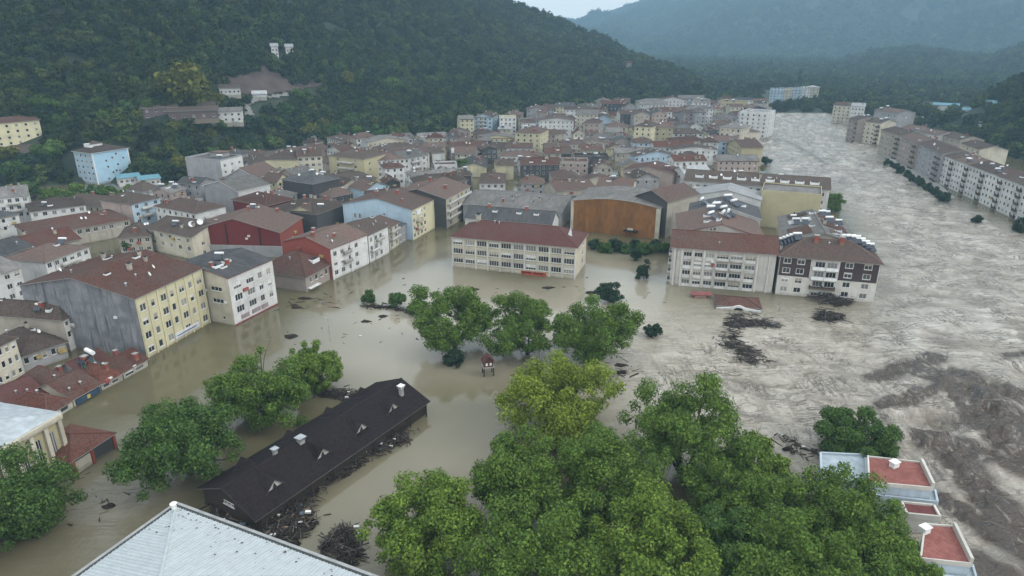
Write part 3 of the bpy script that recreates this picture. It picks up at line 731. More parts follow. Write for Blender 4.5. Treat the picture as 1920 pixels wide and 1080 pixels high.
        if kind in ('gx', 'gy', 'hip') and not (kind == 'hip' and abs(W - D) < .5):
            rg = MB(); zr = h + rise + t
            if kind == 'gx': rg.tube((-o, D / 2, zr), (W + o, D / 2, zr), .13, .13, 6)
            elif kind == 'gy': rg.tube((W / 2, -o, zr), (W / 2, D + o, zr), .13, .13, 6)
            else:
                rg.tube(a, b_, .13, .13, 6)
                for c_, e_ in ((p[0], a), (p[3], a if W >= D else b_), (p[1], b_ if W >= D else a), (p[2], b_)): rg.tube(c_, e_, .12, .12, 6)
            rg.obj('ridge_cap', mat, s.roof)
        return s.roof
    def item(s, kind, fx, fy, rz=0.0, sc_=1.0):
        x, y = s.W * fx, s.D * fy
        o = link(bpy.data.objects.new(kind, clutter_mesh(kind)), s.roof, (x, y, s.rzf(x, y) + .12), rz - (s.rz_ if kind in ('water_heater',) else 0)); o.scale = (sc_,) * 3
        return o
    def balcony(s, k, x, z, w, mat, d=1.1, hp=.95):
        key = ('bal', round(w, 2), round(d, 2), round(hp, 2), mat.name)
        if key not in CC:
            g = MB(); g.box(0, w, -d, 0, -.16, 0, 1); g.box(0, w, -d, -d + .1, .001, hp); g.box(0, .1, -d + .1, 0, .001, hp); g.box(w - .1, w, -d + .1, 0, .001, hp); CC[key] = g.mesh('balcony', [mat, M_conc])
        return link(bpy.data.objects.new('balcony', CC[key]), s.root, s.on(k, x, z, -.003), s.face(k)[4])
    def part(s, name, k, x0, x1, z0, z1, d, mat, y=0.0, bevel=False):
        """a box standing proud of a face"""
        g = MB(); g.box(0, x1 - x0, -d, -.002, 0, z1 - z0)
        return g.obj(name, mat, s.root, s.on(k, x0, z0, y), s.face(k)[4])
def wall_clutter(b, n, seed):
    """air conditioners, pipes and washing on the faces one can see"""
    r = random.Random(seed)
    for _ in range(n):
        k = r.choice([q for q in 'FLR' if b.visible(q)] or ['F']); wd = b.face(k)[3]; x = r.uniform(.6, wd - 1.4); z = r.uniform(1.2, max(1.6, b.h - 1.2)); t_ = r.random()
        if t_ < .55:
            if any(q[0] - .9 < x < q[0] + q[2] + .1 and q[1] - .7 < z < q[1] + q[3] + .05 for q in b.rects[k]): continue
            b.part('air_conditioner', k, x, x + .85, z, z + .6, .32, M_frame)
        elif t_ < .8:
            if any(q[0] - .2 < x < q[0] + q[2] + .1 for q in b.rects[k]): continue
            b.part('drain_pipe', k, x, x + .12, -1, b.h - .2, .12, M_steel if r.random() < .5 else M_conc)
        else: b.part('washing', k, x, x + r.uniform(.8, 1.8), z, z + .8, .5, plain(('cloth_red', 'cloth_blue', 'cloth_white', 'cloth_ochre')[int(r.random() * 4)], ((.30, .08, .07), (.10, .16, .28), (.6, .6, .58), (.4, .3, .12))[int(r.random() * 4)], .9))
def litter(b, n, seed, kinds=('chimney', 'brick_chimney', 'water_heater', 'satellite_dish', 'vent', 'skylight')):
    r = random.Random(seed)
    for _ in range(n):
        if _ == 0: wall_clutter(b, 5 if b.near else 3, seed + 5)
        k = r.choice(kinds); b.item(k, r.uniform(.12, .88), r.uniform(.1, .9) if b.kind != 'gx' else r.choice((r.uniform(.1, .42), r.uniform(.1, .46), r.uniform(.6, .9))), 0, r.uniform(.8, 1.15))
# ---------------------------------------------------------------- the landmarks
# school
b = Bld('school', 'long cream three-storey school with dark red hipped roof standing in the flood', (847, 442), (1080, 463), 10.5, 16, near=True)
bw = b.W / 10
for c in range(10):
    for r in range(3): b.win('F', c * bw + .42, 1.7 + r * 3.05, bw - .84, 1.75, 4)
for r in range(3): b.win('R', b.D * .62, 1.7 + r * 3.05, 1.5, 1.8, 2)
b.put_roof('hip', ROOF['dark red'], 3.6, .7, M_conc, WALL['cream'])
for c in range(11):
    x = min(max(c * bw, .14), b.W - .14); b.part('pilaster', 'F', x - .13, x + .13, -1.4, 10.3, .18, WALL['white'])
for r in range(3): b.part('sill_band', 'F', .02, b.W - .02, 1.35 + r * 3.05, 1.6 + r * 3.05, .1, WALL['yellow'])
bn = b.part('banner', 'F', b.W * .575, b.W * .775, .02, 1.15, .26, plain('banner_orange', (.40, .07, .03), .7))
for k, (x0, x1) in enumerate(((.15, 3.3), (4.1, 7.2))):
    g = MB(); g.box(x0, x1, -.285, -.262, .5, .98); g.obj('dark_strip', plain('banner_maroon', (.09, .012, .012), .7), bn)
b.item('chimney', .14, .6, 0, 1.7); b.item('vent', .3, .45); b.item('vent', .34, .43)
g = MB(); g.poly([(0, 0, -.4), (1.5, .4, -.4), (1.0, .2, 2.6)], 0); g.poly([(1.5, .4, -.4), (.4, 1.8, -.4), (1.0, .2, 2.6)], 0); g.poly([(.4, 1.8, -.4), (0, 0, -.4), (1.0, .2, 2.6)], 0); g.tube((1.0, .2, 0), (1.0, .2, 3.2), .05, .05, 5)
g.obj('white_gablet', M_white, b.roof, (b.W * .90, b.D * .36, b.rzf(b.W * .9, b.D * .36)))

# yellow four-storey block with the stained blank gable
b = Bld('apartment_block', 'yellow ribbed four-storey block with stained grey blank gable end and cluttered red-brown roof', (252, 560), (377, 503), 15.0, 33, near=True)
cols = [1.0, 4.3, 7.4, 10.4, 13.4, 16.6, 19.6]
for c, x in enumerate(cols):
    for r in range(4):
        if x + 1.8 < b.W and not (c in (3,) and r == 0): b.win('F', x, 1.0 + r * 3.45, 1.75 if c % 2 == 0 else 1.2, 1.7, 2 if c % 2 == 0 else 1)
b.put_roof('gx', ROOF['red-brown'], 3.4, .5, M_conc, {'F': WALL['yellow'], 'L': WALL['stained grey'], 'R': WALL['yellow'], 'B': WALL['grey']})
for k in range(8):
    x = .15 + k * (b.W - .5) / 7; b.part('pilaster', 'F', x, x + .32, -1.4, 14.7, .22, WALL['yellow'])
b.part('shop_sign', 'F', b.W * .42, b.W * .8, .9, 2.1, .34, plain('sign_white', (.62, .64, .68), .5)); b.part('sign_stripe', 'F', b.W * .45, b.W * .76, 1.35, 1.6, .37, plain('sign_blue', (.06, .08, .16), .5))
litter(b, 14, 5, ('chimney', 'chimney', 'skylight', 'vent', 'satellite_dish', 'water_heater'))

# white block
b = Bld('apartment_block', 'white four-storey block with dark grey roof and red sill line beside the yellow block', (427, 522), (510, 487), 13.1, 21, near=True)
for r in range(3):
    for x, w_, n in ((1.5, 2.6, 3), (6.0, 2.6, 3), (10.3, 1.5, 2), (13.6, 1.5, 2)):
        if x + w_ < b.W - .3: b.win('F', x, 3.0 + r * 3.25, w_, 1.75, n)
for r in range(2): b.win('L', 14.8, 5.8 + r * 3.3, 3.6, 1.1, 3)
b.win('L', 17.2, 1.4, .9, .7, 1)
b.put_roof('gx', ROOF['dark grey'], 2.0, .35, plain('red_fascia', (.22, .06, .05), .6), {'F': WALL['white'], 'L': WALL['cream'], 'R': WALL['white'], 'B': WALL['grey']})
b.part('red_plinth', 'F', .02, b.W - .02, -1.0, .35, .12, plain('plinth_red', (.2, .03, .035), .7))
for x0, x1 in ((2.5, 5.2), (6.4, 9.4), (10.0, 12.4)): b.part('shop_sign', 'F', x0, min(x1, b.W - .3), 1.0, 2.1, .2, plain('sign_grey', (.30, .24, .25), .6))
b.item('skylight', .2, .3, 0, 1.6); b.item('skylight', .42, .32, 0, 1.3); litter(b, 4, 15)

# brown-roofed house between the white block and the shops
b = Bld('house', 'low taupe house with wide dark red-brown hipped roof on the flooded street', (572, 517), (623, 491), 5.2, 16, near=True)
for x in (2, 4.6, 7.2, 9.6):
    if x + 1.2 < b.W: b.win('F', x, 2.4, 1.1, 1.6, 1)
b.put_roof('hip', ROOF['red-brown'], 4.6, .7, M_conc, WALL['taupe']); b.item('skylight', .6, .16, 0, 1.8); b.item('vent', .3, .5)
b.part('awning', 'F', .5, 5.5, 1.0, 1.2, 1.2, M_white)
# red-flanked white shop house and its neighbours
b = Bld('shop_house', 'white shop house with brick red side wall and faded red roof', (619, 467), (688, 440), 10.0, 19, near=True)
for r in range(3):
    for x in (1.2, 4.4, 8.0, 11.2):
        if x + 1.6 < b.W: b.win('F', x, 1.2 + r * 3.0, 1.5, 1.5, 2)
b.put_roof('gx', ROOF['dusty pink'], 2.6, .4, plain('red_fascia', (.22, .06, .05)), {'F': WALL['white'], 'L': WALL['brick red'], 'R': WALL['white'], 'B': WALL['grey']})
for r in (1, 2): b.balcony('F', b.W * .30, .95 + r * 3.0, 3.4, WALL['grey'])
for x in (.1, b.W * .5): b.part('pilaster', 'F', x, x + .5, -1, 9.8, .2, WALL['white'])
b.item('brick_chimney', .35, .62); b.item('brick_chimney', .1, .42); litter(b, 3, 8)
b = Bld('shop_house', 'narrow white shop house with balconies and brown roof next to the red-flanked one', (690, 441), (727, 424), 9.6, 15)
for r in range(3):
    for x in (.9, 3.8, 6.6): b.win('F', x, 1.0 + r * 2.9, 1.4, 1.6, 2)
b.put_roof('gx', ROOF['brown'], 2.2, .5, None, WALL['white']); b.balcony('F', .6, 3.6, 4.2, WALL['white']); b.balcony('F', 4.2, 6.5, 4.0, WALL['white']); litter(b, 3, 9)
b = Bld('shop_house', 'small cream house with stacked balconies and dusty pink roof on the street', (729, 427), (746, 417), 8.4, 14)
b.grid('F', 2, 3, 1.3, 1.5, .9, 2.7); b.put_roof('gx', ROOF['dusty pink'], 2.0, .6, None, WALL['cream'])
for r in (1, 2): b.balcony('F', .3, .8 + r * 2.7, b.W - .6, WALL['white'])
litter(b, 2, 10)
b = Bld('shop_house', 'low grey rough-walled annex beside the blue-flanked block', (747, 428), (771, 414), 6.2, 14)
b.grid('F', 4, 2, .9, 1.3, .8, 2.6); b.put_roof('gx', ROOF['dark grey'], 1.4, .4, None, WALL['grey']); litter(b, 2, 12)
# blue-flanked yellow block
b = Bld('apartment_block', 'yellow block with pale blue gable wall and faded red roof at the street bend', (772, 394), (817, 372), 11.5, 29, near=True)
for r in range(4):
    for x in (.9, 3.6, 6.6, 9.4):
        if x + 1.5 < b.W: b.win('F', x, .9 + r * 2.75, 1.4, 1.5, 2)
b.win('L', 4.5, 6.5, 1.0, 1.8, 1); b.win('L', 6.5, 6.5, 1.0, 1.8, 1); b.win('L', 17, 8.5, .8, .8, 1)
b.put_roof('gx', ROOF['dusty pink'], 3.2, .35, plain('blue_grey_edge', (.25, .27, .29)), {'F': WALL['yellow'], 'L': WALL['pale blue'], 'R': WALL['charcoal'], 'B': WALL['grey']})
b.balcony('F', 3.0, 3.5, 4.0, WALL['cream']); b.balcony('F', 3.0, 6.3, 4.0, WALL['cream']); b.part('white_sheet', 'F', 3.2, 6.4, 8.9, 10.6, .5, M_white)
b.item('brick_chimney', .55, .4); b.item('brick_chimney', .25, .22, 0, .7); litter(b, 2, 3)
b = Bld('apartment_block', 'block with charcoal flank, white curved balconies and dusty pink roof behind the blue-flanked one', (836, 373), (881, 349), 12.0, 24)
b.grid('F', 3, 4, 1.5, 1.6, .9, 2.85)
b.put_roof('gx', ROOF['dusty pink'], 3.0, .5, None, {'F': WALL['cream'], 'L': WALL['charcoal'], 'R': WALL['grey'], 'B': WALL['grey']})
for r in (1, 2, 3): b.balcony('F', .8, .8 + r * 2.85, b.W - 1.6, WALL['white'])
litter(b, 3, 21)

# behind the school
b = Bld('hall', 'wide low building with faded grey roof behind the school', (868, 384), (1052, 398), 7.0, 30)
b.grid('F', 8, 1, 1.6, 1.4, 3.6, 3); b.put_roof('gx', ROOF['grey'], 3.0, .6, None, WALL['grey']); litter(b, 7, 31, ('vent', 'brick_chimney', 'chimney'))
b = Bld('annex', 'grey-roofed annex with white gable end close behind the school', (872, 408), (1034, 421), 6.0, 11, near=True)
b.grid('F', 8, 1, 1.4, 1.4, 3.0, 3); b.put_roof('gx', ROOF['dark grey'], 3.4, .4, None, {'F': WALL['white'], 'R': WALL['white'], 'L': WALL['white'], 'B': WALL['white']})
for x in (.32, .60, .80): b.item('skylight', x, .33, 0, 1.1)
b.item('brick_chimney', .24, .45); b.item('brick_chimney', .68, .45)
# orange hall
b = Bld('sports_hall', 'big hall with rust-orange sheet gable wall and arched grey roof by the hedge', (1073, 376), (1238, 391), 11.6, 24, near=True)
b.put_roof('arch', ROOF['grey'], 1.9, .5, WALL['beige'], {'F': WALL['orange'], 'L': WALL['olive'], 'R': WALL['cream'], 'B': WALL['grey']})
b.part('corner_pier', 'F', -.3, .75, -1.4, 11.5, .5, WALL['cream']); b.part('corner_pier', 'F', b.W - 1.3, b.W + .3, -1.4, 11.5, .5, WALL['cream'])
ns = 26; sw = (b.W - 2.2) / ns
for k in range(ns):
    x0 = .8 + k * sw; zt = 11.5 + 1.7 * math.sin(math.pi * (x0 + sw / 2) / b.W)
    b.part('cladding_sheet', 'F', x0 + .03, x0 + sw - .03, -1.2, zt - .1, .07 + .04 * (k % 2), WALL['orange'])
b.part('door_canopy', 'F', b.W * .62, b.W * .78, 2.2, 2.5, 2.0, M_dark)
b.part('lamp_box', 'F', b.W * .66, b.W * .72, 2.55, 3.1, 1.2, WALL['cream'])

b = Bld('apartment_block', 'block with near-black gable wall peeping over the orange hall', (1193, 366), (1252, 378), 14.0, 20)
b.put_roof('gy', ROOF['dusty pink'], 3.0, .6, None, {'F': WALL['charcoal'], 'L': WALL['beige'], 'R': WALL['beige'], 'B': WALL['grey']})

# river-front apartments
b = Bld('apartment_block', 'cream ribbed four-storey block with balconies and red-brown roof beside the brown-clad one', (1261, 462), (1457, 476), 12.0, 14, near=True)
bays = [(.117, 2.3, 3, 0), (.223, 2.3, 3, 0), (.332, 2.4, 3, 0), (.443, 3.2, 4, 1), (.575, 3.2, 4, 1), (.716, 2.8, 3, 0)]
for fx, w_, n, bal in bays:
    for r in range(4):
        x = b.W * fx; b.win('F', x, .75 + r * 2.85, w_, 1.35, n, False)
        if bal and r: b.balcony('F', x - .1, r * 2.85 + .1, w_ + .2, WALL['white'], .8, .85)
        else: b.part('spandrel', 'F', x - .02, x + w_ + .02, r * 2.85 - .5 if r else -.9, r * 2.85 + .62, .12, WALL['white'])
for fx in (.02, .092, .198, .308, .418, .55, .69, .82, .93): b.part('pilaster', 'F', b.W * fx, b.W * fx + .62, -1.3, 11.7, .34, WALL['off-white'])
for r in range(4): b.win('L', 6.0, .75 + r * 2.85, 1.6, 1.4, 2)
b.put_roof('gx', ROOF['red-brown'], 3.2, .7, None, {'F': WALL['off-white'], 'L': WALL['grey'], 'R': WALL['off-white'], 'B': WALL['grey']})
for r in range(4): b.balcony('L', 8.5, .1 + r * 2.85, 4.2, WALL['white'], .9)
litter(b, 3, 41, ('vent', 'chimney'))
b = Bld('apartment_wing', 'rear wing with dusty pink roof piled with white heater panels behind the cream ribbed block', (1272, 437), (1432, 446), 12.3, 25)
b.put_roof('gy', ROOF['dusty pink'], 3.6, .5, plain('red_fascia', (.22, .06, .05)), WALL['off-white'])
for k, (fx, fy) in enumerate(((.36, .5), (.42, .66), (.5, .78), (.56, .6), (.6, .72), (.42, .34), (.35, .24), (.58, .42), (.66, .6), (.48, .2))): b.item('water_heater' if k % 3 else 'skylight', fx, fy, .15 * k, 1.35)
b = Bld('apartment_block', 'block under dark slate-grey sheet roof strewn with panels behind the cream ribbed block', (1292, 402), (1426, 411), 13.0, 17)
b.put_roof('gy', ROOF['dark grey'], 3.4, .5, M_white, WALL['white'])
for k, (fx, fy) in enumerate(((.4, .5), (.55, .6), (.3, .4), (.65, .35), (.75, .55), (.2, .6))): b.item('water_heater' if k % 2 else 'skylight', fx, fy, .2 * k, 1.4)
b = Bld('apartment_block', 'cream and dark brown four-storey block with white balconies on the river bank', (1464, 478), (1652, 493), 12.0, 14, near=True)
W = b.W
for r in range(4):
    for fx in (.075, .215, .70, .885): b.win('F', W * fx - .85, 1.15 + r * 2.85, 1.9, 1.5, 2)
    for fx in (.365, .485): b.win('F', W * fx - .0, .7 + r * 2.85, 2.6, 1.6, 3, False)
b.put_roof('hip', ROOF['dusty pink'], 3.6, .8, None, WALL['off-white'])
for fa, fb in ((0.004, .318), (.612, .992)):
    rr_ = [r for r in b.rects['F'] if fa * W < r[0] < fb * W and r[1] > 5]
    g = MB(); xs = sorted({fa * W, fb * W, *[q for r in rr_ for q in (r[0] - .12, r[0] + r[2] + .12)]}); zs = sorted({6.0, 11.6, *[q for r in rr_ for q in (r[1] - .12, r[1] + r[3] + .12)]})
    for i in range(len(xs) - 1):
        for j in range(len(zs) - 1):
            xc, zc_ = (xs[i] + xs[i + 1]) / 2, (zs[j] + zs[j + 1]) / 2
            if any(r[0] - .12 < xc < r[0] + r[2] + .12 and r[1] - .12 < zc_ < r[1] + r[3] + .12 for r in rr_): continue
            g.box(xs[i], xs[i + 1], -.09, -.003, zs[j], zs[j + 1])
    tag(g.obj('brown_cladding', WALL['brown'], b.root), 'dark brown cladding round the two upper window rows')
for fx0, fx1 in ((.335, .462), (.466, .594)):
    for r in range(4): b.balcony('F', W * fx0, r * 2.85 + .12, W * (fx1 - fx0), M_white if r > 1 else WALL['brown'], 1.3)
b.item('brick_chimney', .37, .4, 0, 1.3); b.item('brick_chimney', .63, .4, 0, 1.3); b.item('vent', .5, .35); b.item('chimney', .01, .3, 0, .9)
for k in range(5): b.item('water_heater', .05 + .035 * k, .58, 0, 1.2)
for k in range(6): b.item('water_heater', .70 + .05 * k, .62, 0, 1.25)
b = Bld('apartment_wing', 'rear wing with patched grey and red roof and rows of heaters on the river bank', (1476, 452), (1615, 462), 12.2, 30)
b.put_roof('gy', ROOF['grey'], 3.2, .5, None, WALL['beige'])
for k, (x0, x1, y0, y1, c_) in enumerate(((.05, .35, .1, .4, 'red-brown'), (.1, .42, .55, .7, 'pale grey'), (.55, .9, .35, .6, 'red-brown'), (.6, .95, .1, .25, 'dusty pink'), (.12, .4, .8, .95, 'brown'), (.55, .85, .72, .9, 'red'))):
    g = MB(); W_, D_ = b.W, b.D; pt = [(x0 * W_, y0 * D_), (x1 * W_, y0 * D_), (x1 * W_, y1 * D_), (x0 * W_, y1 * D_)]
    g.slab([(x, y, b.rzf(x, y) + .34) for x, y in pt], .1, 0, [(x, y) for x, y in pt]); g.obj('roof_patch', ROOF[c_], b.roof)
litter(b, 16, 51, ('water_heater', 'skylight', 'chimney', 'skylight', 'water_heater'))
b = Bld('apartment_block', 'block with blank pale olive wall between the rear wings', (1428, 358), (1541, 367), 14.2, 16)
b.put_roof('flat', ROOF['grey'], 0, .2, None, WALL['olive'], .5)
for r in range(4): b.win('L', b.D - 2.4, 1.2 + r * 3.2, 1.2, 1.4, 2)
b = Bld('apartment_block', 'long white block with grey roof and row of white dormers near the river', (1284, 338), (1556, 356), 13.6, 16)
b.grid('F', 18, 4, 1.5, 1.5, 1.2, 3.2, m=2.5); b.put_roof('gx', ROOF['brown'], 3.2, .5, None, WALL['white'])
for k in range(9): b.item('skylight', .1 + .1 * k, .2, 0, 1.9)
for k in range(5): b.balcony('F', 4 + k * b.W / 5.2, 10.6, 5.5, M_white)
litter(b, 12, 61)
b = Bld('house', 'block with blank pale grey gable below the long white block', (1300, 366), (1427, 376), 12.0, 14)
b.put_roof('gy', ROOF['pale grey'], 3.0, .4, None, WALL['white'])

# grey tower and gables at the foot of the left slope
b = Bld('apartment_block', 'tall blank pale grey tower block at the foot of the wooded slope', (347, 297), (413, 302), 14.5, 15)
b.grid('R', 3, 4, 1.4, 1.3, 2, 3.1); b.put_roof('flat', ROOF['grey'], 0, 0, None, {'F': WALL['grey'], 'L': WALL['grey'], 'R': WALL['white'], 'B': WALL['grey']}, .7)
g = MB(); g.box(0, 7, 0, 5, 0, 2.2); g.slab([(-.5, -.5, 2.6), (7.5, -.5, 2.6), (7.5, 5.5, 2.6), (-.5, 5.5, 2.6)], .3, 1); g.obj('stair_head', [WALL['grey'], ROOF['dusty pink']], b.roof, (b.W * .42, b.D * .5, b.h)); b.item('water_heater', .85, .2, 0, 1.3)
b = Bld('house', 'bluish grey blank-gabled house with white side in front of the tower', (382, 348), (446, 359), 11.5, 16)
b.grid('R', 3, 3, 1.5, 1.4, 1.6, 3.1); b.put_roof('gy', ROOF['grey'], 3.0, .4, M_white, {'F': WALL['grey'], 'L': WALL['grey'], 'R': WALL['white'], 'B': WALL['grey']})
b = Bld('house', 'pale grey gabled house with one small attic window beside the tower', (424, 331), (480, 334), 11.5, 18)
b.win('F', b.W * .4, 10.2, 1.2, 1.0, 1); b.put_roof('gy', ROOF['dusty pink'], 4.0, .5, M_white, WALL['grey'])
for i, (A, B, h, dp, wl, rf, lab, nc) in enumerate([
    ((497, 299), (556, 299), 13.5, 20, 'yellow', 'brown', 'yellow block with blank side and long brown roof at the slope foot', 0),
    ((557, 294), (603, 292), 14.5, 18, 'cream', 'dusty pink', 'cream five-storey block with dark loggias beside the blank yellow block', 4),
    ((616, 292), (682, 298), 14.0, 18, 'olive', 'brown', 'dull yellow block with few small windows and brown roof', 2),
    ((681, 303), (758, 297), 11.5, 16, 'white', 'dusty pink', 'long whitish block with close window rows and dusty roof', 9),
    ((757, 298), (800, 290), 10.5, 14, 'white', 'grey', 'white block with grey roof and bright end wall near the slope', 4),
    ((529, 336), (585, 345), 12.5, 15, 'charcoal', 'dark grey', 'near-black windowless house among brown roofs', 0),
    ((586, 343), (608, 343), 10.5, 9, 'white', 'brown', 'slim white house squeezed beside the near-black house', 2),
    ((436, 374), (497, 386), 9.5, 14, 'red', 'red-brown', 'dark red windowless house with red-brown roof', 0),
    ((505, 391), (592, 402), 9.5, 20, 'charcoal', 'brown', 'house with long charcoal blank wall and brown roof', 0),
    ((594, 402), (640, 381), 9.0, 13, 'yellow', 'dusty pink', 'short yellow house with carport end near the charcoal wall', 3),
    ((246, 383), (299, 370), 9.5, 17, 'pale blue', 'brown', 'pale blue and pink house with brown hipped roof', 3),
    ((60, 443), (243, 411), 6.0, 22, 'beige', 'red-brown', 'long low beige row with sagging red-brown roof', 12),
    ((222, 446), (282, 441), 6.5, 14, 'beige', 'brown', 'beige house under rounded brown hipped roof', 4),
    ((277, 428), (359, 445), 8.0, 16, 'cream', 'brown', 'cream house with white-roofed terrace beside the red hall', 5),
    ((-6, 372), (52, 366), 11.5, 18, 'white', 'grey', 'white terraced block with stepped balconies at the left slope', 4),
    ((56, 397), (160, 384), 8.5, 16, 'white', 'brown', 'white house with broad balconies under brown roof', 6),
    ((30, 474), (150, 448), 7.0, 17, 'beige', 'red', 'beige house under bright red roof with one dark chimney', 4),
    ((-30, 490), (62, 462), 7.5, 15, 'grey', 'dark grey', 'grey house under dark green-grey sheet roof', 4),
    ((84, 491), (166, 462), 8.5, 14, 'white', 'dusty pink', 'off-white row with panelled facade and dusty roof', 6),
    ((2, 512), (38, 500), 10.5, 16, 'white', 'grey', 'slim white three-storey house with triple windows', 2),
    ((117, 597), (149, 581), 8.6, 21, 'white', 'brown', 'dirty beige blank-gabled house with wrecked brown roof', 3),
    ((-36, 664), (28, 633), 9.4, 14, 'cream', 'brown', 'cream house with tall triple windows at the shop row', 5),
    ((38, 668), (122, 640), 4.2, 15, 'grey', 'brown', 'low grey house with dark brown roof behind the red shop roofs', 5)]):
    b = Bld('house' if h < 11 else 'apartment_block', lab, A, B, h, dp, near=(B[1] > 440))
    wm = {'F': WALL[wl], 'L': WALL[wl], 'R': WALL[wl], 'B': WALL['grey']}
    if 'pink house' in lab: wm['L'] = WALL['pink']
    if 'dirty beige' in lab: wm['L'] = WALL['beige']
    if 'slim white three' in lab: wm['R'] = WALL['stained grey']
    if nc:
        rows = max(1, int((h - .6) // 2.9)); ww = min(1.5, b.W / nc * .55)
        b.grid('F', nc, rows, ww, 1.45, h - 2.2 - (rows - 1) * 2.9, 2.9, 2 if ww > 1.2 else 1)
    if b.visible('R') and dp > 12 and nc: b.grid('R', 2, max(1, int(h // 3.2)), 1.2, 1.3, 1.3, 3.0)
    kd = 'hip' if 'hipped' in lab or 'row' in lab else ('gy' if wl in ('charcoal', 'red') else 'gx')
    b.put_roof(kd, ROOF[rf], 2.6 if kd != 'gy' else 2.2, .5, None, wm)
    if nc and h > 8 and i % 2 == 0:
        for r in range(1, int(h // 3)): b.balcony('F', b.W * .3, h - 2.3 - (r - 1) * 2.9 - .6, b.W * .4, WALL['white'])
    litter(b, 3 + i % 3, 100 + i)
# red gabled hall
b = Bld('warehouse', 'broad hall with dark red sheet gable over a grey wall', (356, 432), (524, 436), 8.6, 20, near=True)
b.put_roof('gy', ROOF['dusty pink'], 4.4, .4, None, {'F': WALL['red'], 'L': WALL['taupe'], 'R': WALL['brick red'], 'B': WALL['grey']})
b.part('grey_block_wall', 'F', -.3, b.W + .3, -1.2, 3.8, .5, WALL['grey']); b.part('drain_pipe', 'F', b.W * .40, b.W * .415, 3.9, 11, .14, M_dark); b.part('drain_pipe', 'F', b.W * .77, b.W * .785, 3.9, 10, .14, M_dark)
for k, fx in enumerate((.02, .12)): b.item('satellite_dish', fx, .04, 0, 2)
litter(b, 4, 71)

# shop row under red tile at the left
def shop(A, B, lab, wall, sign, dp, seed, rise=2.2, rf='red', kd='hip', h=1.9):
    b = Bld('shop', lab, A, B, h, dp, near=True)
    n = max(2, int(b.W / 2.2))
    for k in range(n): b.win('F', .5 + k * (b.W - 1.0) / n, .35, (b.W - 1.0) / n - .5, 1.0, 1, False)
    b.put_roof(kd, ROOF[rf], rise, .45, M_conc, wall)
    if sign: b.part('sign_board', 'F', b.W * .06, b.W * .94, .25, 1.45, .4, plain('sign_navy', (.03, .06, .10), .5)); b.part('emblem', 'F', b.W * .44, b.W * .56, .45, 1.25, .45, plain('emblem_yellow', (.5, .4, .1), .5))
    litter(b, 2, seed, ('vent', 'brick_chimney')); return b
shop((88, 776), (134, 749), 'red-tiled shop with cream front beside the white-roofed hall', WALL['cream'], False, 10, 1)
shop((136, 748), (186, 720), 'red-tiled shop with navy sign board and round yellow emblem', WALL['cream'], True, 11, 2, 2.6, 'red-brown', 'gx')
shop((188, 718), (228, 698), 'red-tiled shop with dark windows under the stained gable', WALL['beige'], False, 10, 3, 2.4)
shop((230, 697), (275, 673), 'small shop under plain brick red roof against the yellow block', WALL['beige'], False, 8, 5, 2.0, 'red', 'gx')
b = shop((158, 706), (214, 679), 'back shop roof with teal sheet and solar heater below the stained gable', WALL['grey'], False, 9, 6, 2.4, 'dark red', 'gx', 2.6)
b.item('water_heater', .42, .3, -.6, 1.5)
g = MB(); x0, x1 = b.W * .2, b.W * .62; g.slab([(x0, .3, b.rzf(x0, .3) + .35), (x1, .3, b.rzf(x1, .3) + .35), (x1, 3.4, b.rzf(x1, 3.4) + .35), (x0, 3.4, b.rzf(x0, 3.4) + .35)], .08); g.obj('teal_sheet', plain('teal_dark', (.03, .075, .075), .5), b.roof)
shop((92, 734), (150, 708), 'back shop with sagging red-brown hipped roof behind the navy sign', WALL['grey'], False, 11, 7, 2.6, 'red-brown', 'hip', 2.4)
shop((20, 764), (84, 737), 'back shop with patched red-brown roof behind the white-roofed hall', WALL['grey'], False, 11, 8, 2.4, 'dark red', 'gx', 2.4)
shop((-60, 772), (18, 745), 'dark red-tiled shop behind the white-roofed hall', WALL['beige'], False, 14, 4, 2.6, 'red-brown')
# white-roofed hall at the left edge
b = Bld('market_hall', 'cream framed hall with white sheet roof at the left edge behind a tree', (-46, 866), (108, 775), 10.0, 24, near=True)
for k in range(5): b.win('F', 1.2 + k * (b.W - 1.4) / 5, 2.0, (b.W - 1.4) / 5 - 1.3, 5.5, 3)
b.put_roof('hip', plain('white_sheet_dull', (.36, .40, .43), .5), 1.6, .4, WALL['cream'], WALL['olive'])
for k in range(6):
    x = .1 + k * (b.W - .9) / 5; b.part('frame_column', 'F', x, x + .7, -1.4, 9.0, .6, WALL['cream'])
b.part('fascia_beam', 'F', -.2, b.W + .2, 9.0, 9.95, .7, WALL['cream'])
# red-roofed kiosk
b = Bld('kiosk', 'half-drowned kiosk with dark red roof, red pillars and cream panel', (131, 866), (213, 813), 3.0, 10, near=True)
b.put_roof('hip', ROOF['red'], 1.8, .35, M_conc, WALL['charcoal'])
for x in (.05, b.W * .42, b.W - .6): b.part('pillar', 'F', x, x + .55, -1.2, 2.75, .3, WALL['brick red'])
b.part('panel', 'F', .7, b.W * .41, .1, 2.4, .16, WALL['cream'])
